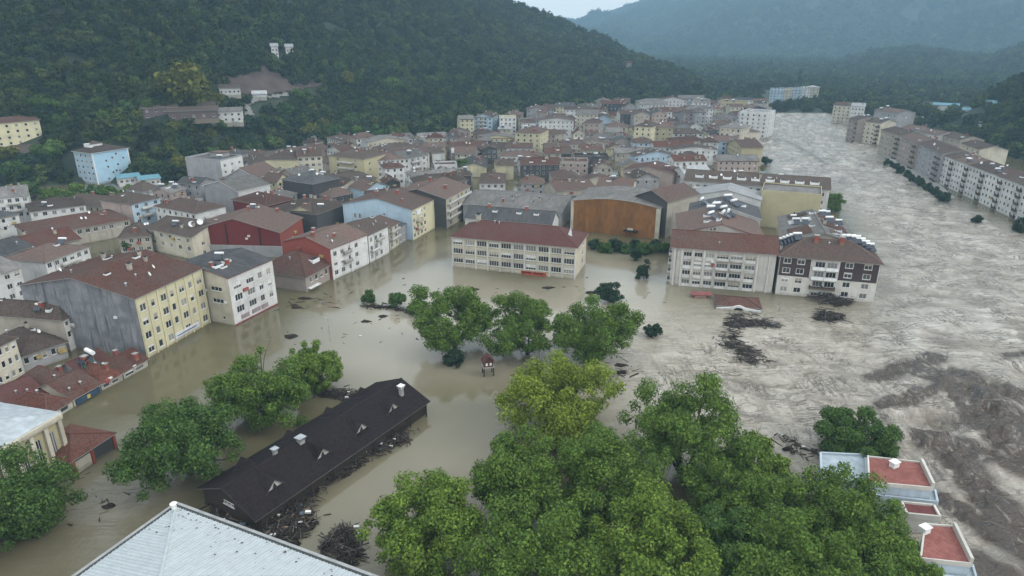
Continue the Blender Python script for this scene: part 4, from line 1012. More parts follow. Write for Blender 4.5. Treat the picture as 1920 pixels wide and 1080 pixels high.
# dark lodge
E0, E1 = P(480, 968, 3), P(797, 752, 3)
d = E1 - E0
b = Bld('lodge', 'long dark lodge with charcoal shingle roof and small dormers, ringed by driftwood', (E0.x, E0.y, 0), None, 3.0, 13, rz=math.atan2(d.y, d.x), W=d.length, near=True)
b.win('L', 5.2, 2.2, 2.6, .75, 3)
M_timber = plain('dark_timber', (.030, .020, .016), .8)
b.put_roof('gx', ROOF['charcoal'], 2.75, .75, plain('eave_grey', (.11, .10, .10), .7), M_timber)
def lodge_dormer(fx, back):
    D_ = b.D; x = b.W * fx; yf, yr = (.15 * D_, .45 * D_) if not back else (.85 * D_, .55 * D_)
    z0 = b.rzf(x, yf) + .14; ap = b.rzf(x, yr) + .14 - z0; e = -.3 if not back else .3; L_ = yr - yf
    g = MB()
    g.slab([(-1.8, e, -.05), (0, e, ap), (0, L_, ap)], .1, 0, [(0, 0), (1, 1), (0, 2)], 1); g.slab([(0, e, ap), (1.8, e, -.05), (0, L_, ap)], .1, 0, [(0, 0), (1, 1), (0, 2)], 1)
    o = g.obj('dormer', [ROOF['charcoal'], plain('eave_grey', (.11, .10, .10))], b.root, (x, yf, z0))
    h_ = MB(); h_.poly([(-1.55, 0, -.2), (1.55, 0, -.2), (1.55, 0, -.02), (0, 0, ap - .14), (-1.55, 0, -.02)]); h_.obj('gable_panel', plain('pale_gable', (.5, .48, .46), .6), o)
    q = MB(); q.poly([(-.45, e * .2, .08), (.45, e * .2, .08), (0, e * .2, ap * .62)]); q.obj('pane', M_dark, o)
for fx in (.13, .38, .61, .82): lodge_dormer(fx, False)
for fx in (.16, .40, .63, .85): lodge_dormer(fx, True)
def lodge_stack(fx, fy, w_, h_, cap):
    x, y = b.W * fx, b.D * fy; g = MB(); g.box(-w_, w_, -w_, w_, -.8, h_); o = g.obj('chimney', plain('pale_stack', (.32, .31, .30), .6), b.root, (x, y, b.rzf(x, y)))
    k = MB()
    for sx in (-1, 1):
        for sy in (-1, 1): k.box(sx * w_ - .06, sx * w_ + .06, sy * w_ - .06, sy * w_ + .06, h_ + .001, h_ + .45)
    k.box(-w_ - .25, w_ + .25, -w_ - .25, w_ + .25, h_ + .451, h_ + .6); k.obj('cap', M_white if cap else M_steel, o)
lodge_stack(.93, .27, .35, 1.7, True); lodge_stack(.36, .47, .5, .6, False); lodge_stack(.24, .52, .3, .8, False)
for k in range(9): b.part('eave_post', 'F', .3 + k * (b.W - .9) / 8, .5 + k * (b.W - .9) / 8, -1.2, 2.6, .2, M_timber, -.5)
LODGE = b
# near metal-roofed building
Ca, Cb, Cc = P(330, 952, 9), P(665, 1077, 9), P(130, 1082, 9)
d = Cb - Ca; rzm = math.atan2(d.y, d.x) + math.pi
o = Vector((Cb.x, Cb.y, 0)); Wm = d.length + 6; exm = Vector((math.cos(rzm), math.sin(rzm), 0)); o = o - exm * 6
b = Bld('depot', 'large building with white ribbed metal roof and dark gutter beside the lodge', tuple(o), None, 9.0, 30, rz=rzm, W=Wm, near=True)
b.kind, b.rise, b.over = 'hip', 3.0, .0
b.walls(WALL['olive'])
me_ = b.D / 2; M_sheet = plain('white_sheet_metal', (.42, .465, .49), .38, var=.1); SH = {}
def strip(face_, x0, x1, j):
    """one roof sheet running up the slope, clipped by the hips, with two ribs"""
    W_, D_ = b.W, b.D; L_ = W_ if face_ == 'F' else D_; m_ = D_ / 2
    g = MB(); k = b.rise / m_
    def at(u, v): return (u, v, 9.2 + k * v) if face_ == 'F' else (W_ - v, u, 9.2 + k * v)
    lim = lambda u: min(u, L_ - u, m_)
    ribs = [x0, x0 + .06, (x0 + x1) / 2 - .05, (x0 + x1) / 2 + .05, x1 - .06, x1]; hz = [.07, .0, .0, .07, .0, .0]; xs = [x0, x0 + .05, x0 + .12, (x0 + x1) / 2 - .06, (x0 + x1) / 2, (x0 + x1) / 2 + .06, x1 - .005]; hz = [-.03, .13, .0, .0, .13, .0, -.03]
    for a in range(len(xs) - 1):
        p = [at(xs[a], 0), at(xs[a + 1], 0), at(xs[a + 1], max(lim(xs[a + 1]), .02)), at(xs[a], max(lim(xs[a]), .02))]
        p = [(q[0], q[1], q[2] + hz[a + (i in (1, 2))]) for i, q in enumerate(p)]
        g.poly(p)
    g.obj('roof_sheet', M_sheet, b.root)
nW = int(b.W / .98); nD = int(b.D / .98)
for k in range(nW): strip('F', k * b.W / nW, (k + 1) * b.W / nW, k)
for k in range(nD): strip('R', k * b.D / nD, (k + 1) * b.D / nD, k)
g = MB(); m_ = b.D / 2; zt = 9.2 + 3.0 - .1
g.poly([(0, 0, 9.1), (b.W, 0, 9.1), (b.W - m_, m_, zt), (m_, m_, zt)]); g.poly([(b.W, 0, 9.1), (b.W, b.D, 9.1), (b.W - m_, m_, zt)]); g.poly([(b.W, b.D, 9.1), (0, b.D, 9.1), (m_, m_, zt), (b.W - m_, m_, zt)]); g.poly([(0, b.D, 9.1), (0, 0, 9.1), (m_, m_, zt)])
b.roof = g.obj('roof_deck', M_sheet, b.root)
g = MB(); g.tube((b.W, 0, 9.26), (b.W - m_, m_, zt + .17), .17, .17, 6); g.obj('hip_flashing', M_sheet, b.root)
b.part('gutter', 'F', -.1, b.W + .45, 8.85, 9.22, .34, plain('gutter_dark', (.03, .035, .035), .6)); b.part('gutter', 'R', .05, b.D, 8.85, 9.22, .34, plain('gutter_dark', (.03, .035, .035), .6))
b.part('gutter_lip', 'F', -.1, b.W + .5, 9.05, 9.30, .42, plain('gutter_grey', (.28, .29, .29), .6), -.342); b.part('gutter_lip', 'R', .05, b.D, 9.05, 9.30, .42, plain('gutter_grey', (.28, .29, .29), .6), -.342)
g = MB(); g.tube((0, 0, -.2), (0, 0, 1.1), .34, .34, 12); g.tube((0, 0, 1.12), (0, 0, 1.38), .5, .14, 12); g.obj('vent_pipe', M_white, b.root, (b.W - .5, .6, 9.2), smooth=False)

g = MB(); r_ = random.Random(4)
for k in range(70):
    fx = r_.random() ** .7; x = b.W * (.12 + .86 * fx); y = abs(r_.gauss(0, 2.6)) + .3; z = 9.2 + b.rise / m_ * min(y, x, b.W - x) + .09; s = r_.uniform(.05, .17)
    g.poly([(x - s, y - s * .6, z), (x + s, y - s * .4, z), (x + s * .7, y + s, z + .03), (x - s * .8, y + s * .7, z)])
tag(g.obj('leaf_litter', M_bark, b.root), kind='stuff')
# ---------------------------------------------------------------- terrace houses at the torrent's edge
def poly_prism(pts, z0, z1, mb, mi=0):
    a = [(p.x, p.y, z1) for p in pts]; mb.slab(a, z1 - z0, mi)
M_terra = roofm('terracotta_terrace', (.19, .072, .062), (.26, .105, .092), (.15, .06, .05), .5, .5, .5)
M_paleblue = wallm('pale_blue_terrace', (.42, .50, .57), .5)
def terrace(lab, corners, z, box_px, seed):
    """corners: terrace floor in photo pixels, clockwise from far left; parapets stand on its edges"""
    c = [P(x, y, z) for x, y in corners]; o = c[3].copy(); o.z = 0; root = empty('terrace_house', o); tag(root, lab, 'house')
    l = [p - o for p in c]
    g = MB(); g.slab([(p.x, p.y, z - .1) for p in l[::-1]], z + 1.5); g.obj('wall', M_paleblue, root)
    f = MB(); f.poly([(p.x, p.y, z) for p in l[::-1]], 0, [(p.x, p.y) for p in l[::-1]]); f.obj('terrace_floor', M_terra, root)
    for k in range(4):
        a, q = l[k], l[(k + 1) % 4]; dn = (q - a).normalized(); n = Vector((-dn.y, dn.x, 0)); w_ = (.1, .2, .08, .12)[k]; hp = (.25, .8, .06, .35)[k]
        m = MB(); pts = [a - n * w_, q - n * w_, q + n * w_, a + n * w_]
        m.slab([(p.x, p.y, z + hp) for p in pts], hp + .6 + .01 * k); m.obj('parapet', WALL['off-white'], root)
    bp_ = P(*box_px, z) - o; m = MB(); m.box(-.6, .6, -.45, .45, 0, .9); m.box(-.72, .72, -.57, .57, .901, 1.02, 1); m.obj('chimney', [M_white, M_white], root, (bp_.x, bp_.y, z), .4)
    FOOT.append([p.to_2d() for p in c]); return root, o
r1, o1 = terrace('terrace house with red floor and square white chimney below the small riverside tree', [(1627, 857), (1727, 868), (1749, 914), (1629, 903)], 6.0, (1676, 875), 1)
r2, o2 = terrace('terrace house with red floor and round white dish stand at the torrent', [(1734, 984), (1788, 988), (1821, 1056), (1726, 1046)], 6.0, (1733, 998), 2)
def low_block(lab, corners, z, mat, top, extra=None):
    c = [P(x, y, z) for x, y in corners]; o = c[3].copy(); o.z = 0; root = empty('yard_block', o); tag(root, lab, 'house'); l = [p - o for p in c]
    g = MB(); g.slab([(p.x, p.y, z - .05) for p in l[::-1]], z + 1.5); g.obj('wall', mat, root)
    f = MB(); f.slab([(p.x, p.y, z + .12) for p in l[::-1]], .14, 0, [(p.x, p.y) for p in l[::-1]]); f.obj('roof', top, root)
    for k in range(4):
        a, q = l[k], l[(k + 1) % 4]; dn = (q - a).normalized(); n = Vector((-dn.y, dn.x, 0)); m = MB(); pts = [a - n * .15, q - n * .15, q + n * .15, a + n * .15]
        m.slab([(p.x, p.y, z + .45) for p in pts], .9 + .01 * k); m.obj('parapet', mat, root)
    FOOT.append([p.to_2d() for p in c]); return root
low_block('pale blue flat-roofed house with green strip beside the square-chimney terrace', [(1538, 852), (1622, 856), (1624, 905), (1540, 898)], 5.0, M_paleblue, plain('blue_grey_roof', (.30, .36, .40), .7))
low_block('pale blue lower storey below the square-chimney terrace', [(1626, 908), (1752, 921), (1757, 944), (1630, 930)], 3.6, M_paleblue, plain('blue_grey_roof', (.30, .36, .40), .7))
low_block('walled dark red yard with pale parapet between the two terraces', [(1690, 944), (1750, 950), (1762, 972), (1700, 966)], 3.4, WALL['off-white'], plain('yard_red', (.12, .03, .028), .8))
low_block('pale blue lower storey below the dish-stand terrace', [(1722, 1050), (1822, 1062), (1830, 1090), (1722, 1080)], 3.8, M_paleblue, plain('blue_grey_roof', (.30, .36, .40), .7))

# ---------------------------------------------------------------- apartment row beyond the river
def row_block(A, B, h, dp, lab, wl='white', rf='dusty pink', cols=5, rows=5, gap=True, kind='gx'):
    b = Bld('apartment_block', lab, A, B, h, dp, group=None)
    dz = (h - .8) / rows
    b.grid('F', cols, rows, min(1.3, b.W / cols * .5), 1.35, .9, dz, 1)
    if b.visible('L'): b.grid('L', 2, rows, 1.2, 1.3, .9, dz, 1)
    b.put_roof(kind, ROOF[rf], 2.0, .5, None, WALL[wl])
    if gap:
        for r in range(rows): b.balcony('F', b.W * .80, .55 + r * dz, b.W * .19, WALL['brown'], .8)
    litter(b, 3, int(A[0])); return b
e0, e1 = P(1768, 290, 14.4), P(1925, 349, 14.4)
def ep(f): p = e0.lerp(e1, f); return proj(p)[:2]
for k, nme in enumerate(('first', 'second', 'third', 'fourth', 'fifth', 'sixth')):
    f0 = -.02 + k * .20; row_block(ep(f0), ep(f0 + .195), 14.4, 15, f'white five-storey riverside block, {nme} of the white row counted downstream', 'white', 'dusty pink' if k % 2 else 'brown', 5, 5)
row_block((1722, 268), (1766, 289), 15, 15, 'grey riverside block with rounded balconies upstream of the white row', 'grey', 'brown', 4, 5)
row_block((1690, 256), (1720, 267), 15.5, 15, 'taupe riverside block with brown balconies upstream of the grey one', 'taupe', 'dusty pink', 4, 5)
row_block((1653, 243), (1689, 254), 15, 15, 'beige riverside block with dark zigzag balconies at the quay end', 'beige', 'brown', 4, 5)
row_block((1610, 226), (1652, 231), 15, 16, 'cream striped riverside block with brown roof at the bend', 'cream', 'brown', 5, 5)
row_block((1592, 222), (1609, 225), 16, 15, 'brown narrow riverside block at the bend', 'taupe', 'brown', 3, 5)
row_block((1597, 199), (1622, 200), 17, 16, 'white tower block upstream beyond the bend', 'white', 'pale grey', 4, 5, False)
row_block((1563, 197), (1596, 199), 15, 16, 'cream tower block upstream beside the white tower', 'cream', 'dusty pink', 4, 5, False)
row_block((1640, 206), (1684, 212), 15, 16, 'grey block with flat top behind the striped riverside block', 'grey', 'dusty pink', 4, 4, False)
for k, (A, B, h, wl, rf, lab) in enumerate([((1722, 247), (1760, 254), 12, 'white', 'dusty pink', 'white house with pinkish roof in the second row beyond the river'), ((1763, 252), (1800, 262), 12, 'beige', 'brown', 'beige house in the second row beyond the river'),
    ((1690, 240), (1720, 244), 12, 'grey', 'dusty pink', 'grey house in the second row beyond the river'), ((1803, 268), (1838, 280), 12, 'cream', 'brown', 'cream house in the second row beyond the river')]):
    row_block(A, B, h, 14, lab, wl, rf, 4, 4, False)
# quay with its kerb
qv = [(1645, 284), (1700, 323), (1772, 372), (1792, 372), (1760, 343), (1712, 308), (1662, 280)]
g = MB(); g.slab([tuple(P(x, y, .6)) for x, y in qv[::-1]], 2); tag(g.obj('quay_road', M_conc), kind='structure')

# ---------------------------------------------------------------- far blocks and houses on the slopes
def hill_house(px, py, W_, dp, h, wl, rf, lab, kind='gx', rz=0.0, cols=3, rows=2, name='house', gr=None):
    p = hillpoint(px, py); b = Bld(name, lab, (p.x, p.y, p.z - .6), None, h + .6, dp, rz=rz - math.atan2(p.x, p.y), W=W_, group=gr); b.low = -2.2
    if cols: b.grid('F', cols, rows, 1.3, 1.3, 1.6, 2.9, 1)
    b.put_roof(kind, ROOF[rf] if rf in ROOF else rf, 1.8, .6, None, WALL[wl]); return b
M_tealroof = plain('teal_sheet', (.10, .25, .32), .5)
b = hill_house(-20, 292, 26, 18, 15, 'yellow', 'red-brown', 'yellow five-storey block with stacked side balconies on the left slope', rz=.30, cols=6, rows=5, name='apartment_block')
hill_house(18, 297, 22, 10, 2.5, 'taupe', 'brown', 'low house with brown roof just below the yellow hillside block', rz=.05, cols=3, rows=1)
b = Bld('apartment_block', 'sky blue six-storey block with white edges and brown hipped roof at the slope foot', (171, 287), (239, 277), 15.5, 15, zb=.5)
for x, z in ((.62, 14.0), (.50, 12.3), (.32, 11.3), (.34, 8.2), (.62, 8.6), (.55, 5.6), (.45, 5.0), (.64, 5.4), (.30, 2.2), (.66, 2.6), (.8, 11.4)): b.win('F', b.W * x, z - 1.2, 1.1, 1.1, 1)
b.grid('L', 4, 5, 1.2, 1.3, 1.4, 2.9, 1)
b.put_roof('hip', ROOF['brown'], 2.4, .7, M_white, {'F': WALL['sky blue'], 'L': WALL['pale blue'], 'R': WALL['sky blue'], 'B': WALL['grey']})
b.part('corner_trim', 'F', -.05, .5, -1, 15.3, .12, M_white); b.part('corner_trim', 'F', b.W - .5, b.W + .05, -1, 15.3, .12, M_white)
g = MB(); g.box(0, 6.5, 0, 5, 0, 1.8); g.slab([(-.4, -.4, 1.8), (6.9, -.4, 1.8), (3.2, 2.5, 3.2)], .15, 1); g.slab([(6.9, 5.4, 1.8), (-.4, 5.4, 1.8), (3.2, 2.5, 3.2)], .15, 1); g.obj('roof_room', [M_white, ROOF['brown']], b.roof, (b.W * .2, b.D * .42, b.h + 1.6))
for k, (A, B, lab) in enumerate([((222, 335), (262, 331), 'teal sheet-roofed shed below the sky blue block'), ((262, 338), (300, 334), 'second teal sheet-roofed shed with white awning beside the tower')]):
    b = Bld('shed', lab, A, B, 4.5, 12); b.grid('F', 4, 1, 1.4, 1.2, 2.2, 3); b.put_roof('gx', M_tealroof, 1.0, .6, None, WALL['white'])
hill_house(270, 226, 18, 12, 6, 'dark taupe', 'brown', 'ruined brown brick house on the left slope', rz=.05, cols=4)
hill_house(318, 229, 26, 12, 4.6, 'dark taupe', 'brown', 'long brown shed beside the ruined hillside house', rz=-.05, cols=5, rows=1)
hill_house(376, 222, 9, 9, 7, 'beige', 'brown', 'small beige house next to the white hillside house', cols=2)
hill_house(394, 234, 19, 12, 6.5, 'white', 'grey', 'white two-storey house with grey roof on the left slope', rz=-.1, cols=5)
hill_house(412, 178, 13, 10, 4.2, 'white', 'brown', 'white-pillared house below the red earth cutting', cols=5, rows=1)
hill_house(474, 182, 9, 5, 1.8, 'white', 'pale grey', 'low white greenhouse-like shed by the hill road', cols=4, rows=1)
hill_house(510, 106, 5, 5, 7.5, 'white', 'pale grey', 'pale ruin with two storeys high on the wooded slope', cols=2)
hill_house(537, 107, 5.5, 5, 7.5, 'white', 'pale grey', 'pale taller ruin beside the first one on the wooded slope', cols=2)
for k, (px, py, w_) in enumerate([(1142, 200, 16), (1196, 205, 14), (1100, 216, 14), (1160, 208, 12), (1166, 126, 12)]):
    hill_house(px, py, w_, 10, 5, ('white', 'cream', 'beige', 'white', 'pink')[k], ('red', 'dusty pink', 'brown', 'red', 'red')[k], ('white red-roofed house at the far foot of the left slope', 'cream house with pinkish roof at the far foot of the slope', 'beige house with brown roof at the far foot of the slope', 'small white house with red roof at the far foot of the slope', 'lone pink red-roofed house on the far spur')[k], cols=3)
for k in range(5):
    hill_house(1441 + 16.5 * k, 194 - k * .6, 14, 12, 12 + k, ('pale blue', 'cream', 'pale blue', 'white', 'cream')[k], 'pale grey', ('pale blue slab tower at the outer end of the far tower group', 'cream slab tower beside the outer pale blue one in the far group', 'pale blue slab tower in the middle of the far tower group', 'white-topped slab tower in the far group', 'tall cream slab tower at the inner end of the far group')[k], kind='hip', cols=4, rows=6, name='tower_block')
for k, (px, py, w_, h, wl, rf, lab) in enumerate([(1748, 206, 22, 5, 'white', M_tealroof, 'white hall with teal roof among trees beyond the river'), (1803, 214, 26, 4, 'white', M_tealroof, 'long teal-roofed shed on the far bank slope'), (1846, 205, 24, 4, 'white', M_tealroof, 'higher teal-roofed shed on the far bank slope'),
    (1730, 212, 10, 4, 'white', 'dusty pink', 'small white house among trees beyond the river'), (1697, 234, 12, 5, 'white', 'pale grey', 'white house among trees behind the riverside row'), (1833, 246, 14, 4, 'white', 'pale grey', 'white house on the wooded bank above the riverside row')]):
    hill_house(px, py, w_, 9, h, wl, rf, lab, cols=3, rows=1)
for (A, B, h, dp, wl, rf, lab, nc, rows) in [
    ((966, 248), (1013, 250), 15, 20, 'yellow', 'dusty pink', 'yellow five-storey block with pinkish hipped roof at the slope foot', 4, 5),
    ((1388, 210), (1440, 213), 18, 22, 'white', 'pale grey', 'tall white block with flat roof terraces at the river bend', 5, 6),
    ((1350, 238), (1390, 241), 15, 18, 'cream', 'grey', 'cream block beside the tall white one at the river bend', 4, 5),
    ((1333, 264), (1383, 266), 9, 14, 'pale blue', 'dusty pink', 'pale blue two-window house near the river bend', 3, 3),
    ((1190, 236), (1222, 238), 16, 16, 'yellow', 'brown', 'bright yellow tower with brown roof in the far town', 3, 5),
    ((1024, 222), (1078, 222), 13, 16, 'brick red', 'brown', 'brick red and yellow block at the far slope foot', 5, 4),
    ((1094, 230), (1124, 231), 13, 14, 'pink', 'brown', 'pink block with brown roof at the far slope foot', 3, 4),
    ((1228, 238), (1262, 239), 15, 15, 'olive', 'dusty pink', 'olive tower beside the bright yellow one', 3, 5),
    ((1168, 318), (1262, 326), 9, 16, 'pink', 'red-brown', 'wide pinkish gable-fronted house behind the orange hall', 0, 0),
    ((1262, 318), (1284, 326), 9.5, 14, 'white', 'pale grey', 'white blank house with pale roof next to the pinkish gable', 0, 0),
    ((1044, 358), (1115, 352), 9, 14, 'beige', 'dusty pink', 'beige house with dark red shutters behind the grey-roofed hall', 4, 2),
    ((1120, 348), (1185, 352), 9, 14, 'cream', 'dusty pink', 'cream house with long faded roof behind the orange hall', 6, 2)]:
    b = Bld('apartment_block' if h > 11 else 'house', lab, A, B, h, dp)
    if nc: b.grid('F', nc, rows, 1.3, 1.4, 1.0, (h - .6) / rows, 1)
    if nc and b.visible('L'): b.grid('L', 3, rows, 1.2, 1.3, 1.0, (h - .6) / rows, 1)
    if nc and b.visible('R'): b.grid('R', 3, rows, 1.2, 1.3, 1.0, (h - .6) / rows, 1)
    b.put_roof('gy' if nc == 0 else ('flat' if 'flat' in lab else ('hip' if h > 11 else 'gx')), ROOF[rf], 2.6, .5, None, WALL[wl], .8 if 'flat' in lab else 0)
    litter(b, 4, int(A[0]) + 7)

# ---------------------------------------------------------------- the packed old town: every house on its own plot
TOWN = [(-150, 500), (-150, 430), (0, 402), (180, 392), (300, 382), (345, 372), (430, 330), (490, 305), (600, 287), (760, 272), (950, 250), (1000, 236), (1100, 227), (1340, 214), (1432, 220), (1395, 262), (1420, 300), (1425, 318), (1285, 332), (1262, 365), (1180, 372), (1060, 372), (860, 358), (830, 378), (760, 408), (690, 425), (600, 436), (530, 440), (480, 420), (350, 425), (330, 436), (180, 436)]
tw = [P(*q) for q in TOWN]; TP = [(q.x, q.y) for q in tw]
FR = []
def rect_info(f):
    c = (f[0] + f[2]) / 2; return c, max((f[k] - c).length for k in range(4))
for f in FOOT: FR.append((f, *rect_info(f)))
def sat(a, b_):
    for p in (a, b_):
        for k in range(4):
            e = p[(k + 1) % 4] - p[k]; n = Vector((-e.y, e.x))
            pa = [q.dot(n) for q in a]; pb = [q.dot(n) for q in b_]
            if max(pa) <= min(pb) or max(pb) <= min(pa): return False
    return True
ang0 = math.atan2((P(510, 487, 13) - P(427, 522, 13)).y, (P(510, 487, 13) - P(427, 522, 13)).x)
rt = random.Random(42); plots = []
xs_, ys_ = [q[0] for q in TP], [q[1] for q in TP]
for tries, wr, dr in ((900, (17, 26), (11, 15)), (3200, (11, 17), (9, 13)), (6500, (7.5, 11), (7, 10))):
    for _ in range(tries):
        x, y = rt.uniform(min(xs_), max(xs_)), rt.uniform(min(ys_), max(ys_))
        if not in_px_poly(x, y, TP): continue
        px, py, dep = proj((x, y, 0))
        a = ang0 * max(0, min(1, (900 - px) / 400)) + rt.gauss(0, .10) + (0 if rt.random() < .7 else math.pi / 2 if rt.random() < .5 else -math.pi / 2)
        W_, D_ = rt.uniform(*wr), rt.uniform(*dr); ex, ey = Vector((math.cos(a), math.sin(a))), Vector((-math.sin(a), math.cos(a))); c = Vector((x, y)); mg = .7
        f = [c - ex * (W_ / 2 + mg) - ey * (D_ / 2 + mg), c + ex * (W_ / 2 + mg) - ey * (D_ / 2 + mg), c + ex * (W_ / 2 + mg) + ey * (D_ / 2 + mg), c - ex * (W_ / 2 + mg) + ey * (D_ / 2 + mg)]
        r_ = rect_info(f)[1]
        if any((c - fc).length < r_ + fr and sat(f, ff) for ff, fc, fr in FR): continue
        FR.append((f, c, r_)); plots.append((c - ex * W_ / 2 - ey * D_ / 2, a, W_, D_, px, py))
        if len(plots) > 330: break
wcol = ['white', 'white', 'cream', 'beige', 'grey', 'pink', 'yellow', 'taupe', 'olive', 'pale blue', 'charcoal', 'brick red']
wwt = [20, 10, 18, 14, 14, 8, 8, 9, 4, 3, 3, 2]
rcol = ['dusty pink', 'brown', 'red-brown', 'grey', 'dark grey', 'pale grey', 'red']; rwt = [30, 26, 16, 14, 7, 4, 5]
def zone(px, py):
    if px < 330: return 'among low roofs'
    if px < 640: return 'near the grey tower' if py < 350 else 'behind the shops'
    if px < 860: return 'at the wood edge' if py < 305 else 'behind the blue gable'
    if px < 1060: return 'far behind the school' if py > 300 else 'in the upper town'
    if px < 1280: return 'behind the orange hall' if py > 290 else 'in the far town'
    return 'near the river bend' if py < 290 else 'by the long white block'
HL = set(); ORD = ['', 'small ', 'squat ', 'narrow ', 'broad ', 'weathered ']
plots.sort(key=lambda q: -q[5])
for k, (o, a, W_, D_, px, py) in enumerate(plots):
    wl = rt.choices(wcol, wwt)[0]; rf = rt.choices(rcol, rwt)[0]
    h = rt.choice((5.2, 6.4, 8.2, 8.2, 9.2, 11)) if py > 262 else rt.choice((9, 12, 14, 15, 17))
    kd = rt.choices(('gx', 'hip', 'gy', 'flat'), (46, 26, 18, 8))[0]
    sz = 'small' if W_ < 9.5 else 'broad' if W_ > 16 else 'mid-sized'
    nst = {5.2: 'two', 6.4: 'two', 8.2: 'three', 9.2: 'three', 9: 'three', 11: 'four', 11.5: 'four', 12: 'four', 14: 'five', 15: 'five', 17: 'six'}[h]
    ck = rt.choice(('chimney', 'water_heater', 'satellite_dish', 'vent', 'brick_chimney', 'skylight')); nl = rt.choice((0, 1, 2, 3))
    lab = f"{sz} {wl} {nst}-storey house, {rf} {'flat' if kd == 'flat' else 'hipped' if kd == 'hip' else 'gabled'} roof{' with ' + ck.replace('_', ' ') if nl else ''}, {zone(px, py)}"
    lab = ' '.join(lab.replace('mid-sized ', '').split()[:16])
    if lab in HL: lab = 'plainer ' + ' '.join(lab.split()[:15])
    HL.add(lab)
    b = Bld('house' if h < 10 else 'apartment_block', lab, (o.x, o.y, 0), None, h, D_, rz=a, W=W_, group='houses packed together in the flooded old town')
    rows = max(1, int((h - .8) // 2.8)); blank = rt.random() < .22
    for fk in 'FLRB':
        if b.visible(fk) and not (blank and fk != 'F'):
            wd = b.face(fk)[3]; nc = max(2, int(wd / 3.0))
            if rt.random() < .22 and fk != 'F': continue
            b.grid(fk, nc, rows, rt.choice((1.0, 1.2, 1.4)), 1.4, h - 2.3 - (rows - 1) * 2.8, 2.8, 1, sill=False)
    wm = {q: WALL[wl] for q in 'FRBL'}
    if rt.random() < .3: wm['L'] = WALL[rt.choice(('grey', 'stained grey', 'beige', 'white'))]
    b.put_roof(kd, ROOF[rf], rt.uniform(1.6, 2.7), rt.uniform(.35, .7), None, wm, .6 if kd == 'flat' else 0)
    if rt.random() < .4:
        fv = next(q for q in 'FLRB' if b.visible(q)); wd = b.face(fv)[3]
        for r in range(1, rows): b.balcony(fv, wd * .25, h - 2.3 - (r - 1) * 2.8 - .7, wd * .4, WALL['white'])
    if rt.random() < .45 and kd != 'flat':
        fv = rt.choice([q for q in 'FLR' if b.visible(q)] or ['F']); wd = b.face(fv)[3]; x0 = wd * rt.uniform(.05, .4); x1 = x0 + wd * rt.uniform(.3, .5); z1 = h * rt.uniform(.35, .6)
        b.part('annex', fv, x0, x1, -1.2, z1, rt.uniform(.6, 1.0), WALL[rt.choice(wcol[:8])]); b.part('annex_roof', fv, x0 - .1, x1 + .1, z1 + .003, z1 + .18, 1.15, ROOF['brown'].copy() if False else M_conc)
    if rt.random() < .35:
        fv = rt.choice([q for q in 'FLR' if b.visible(q)] or ['F']); wd = b.face(fv)[3]; b.part('upper_band', fv, .05, wd - .05, h - .7, h - .25, .06, WALL[rt.choice(('white', 'beige', 'brown', 'brick red'))])
    litter(b, nl, 1000 + k, (ck,))
    litter(b, rt.choice((1, 2, 3)) if py > 265 else 1, 3000 + k, ('vent', 'chimney', 'skylight', 'brick_chimney', 'dormer'))
print('PLOTS', len(plots))
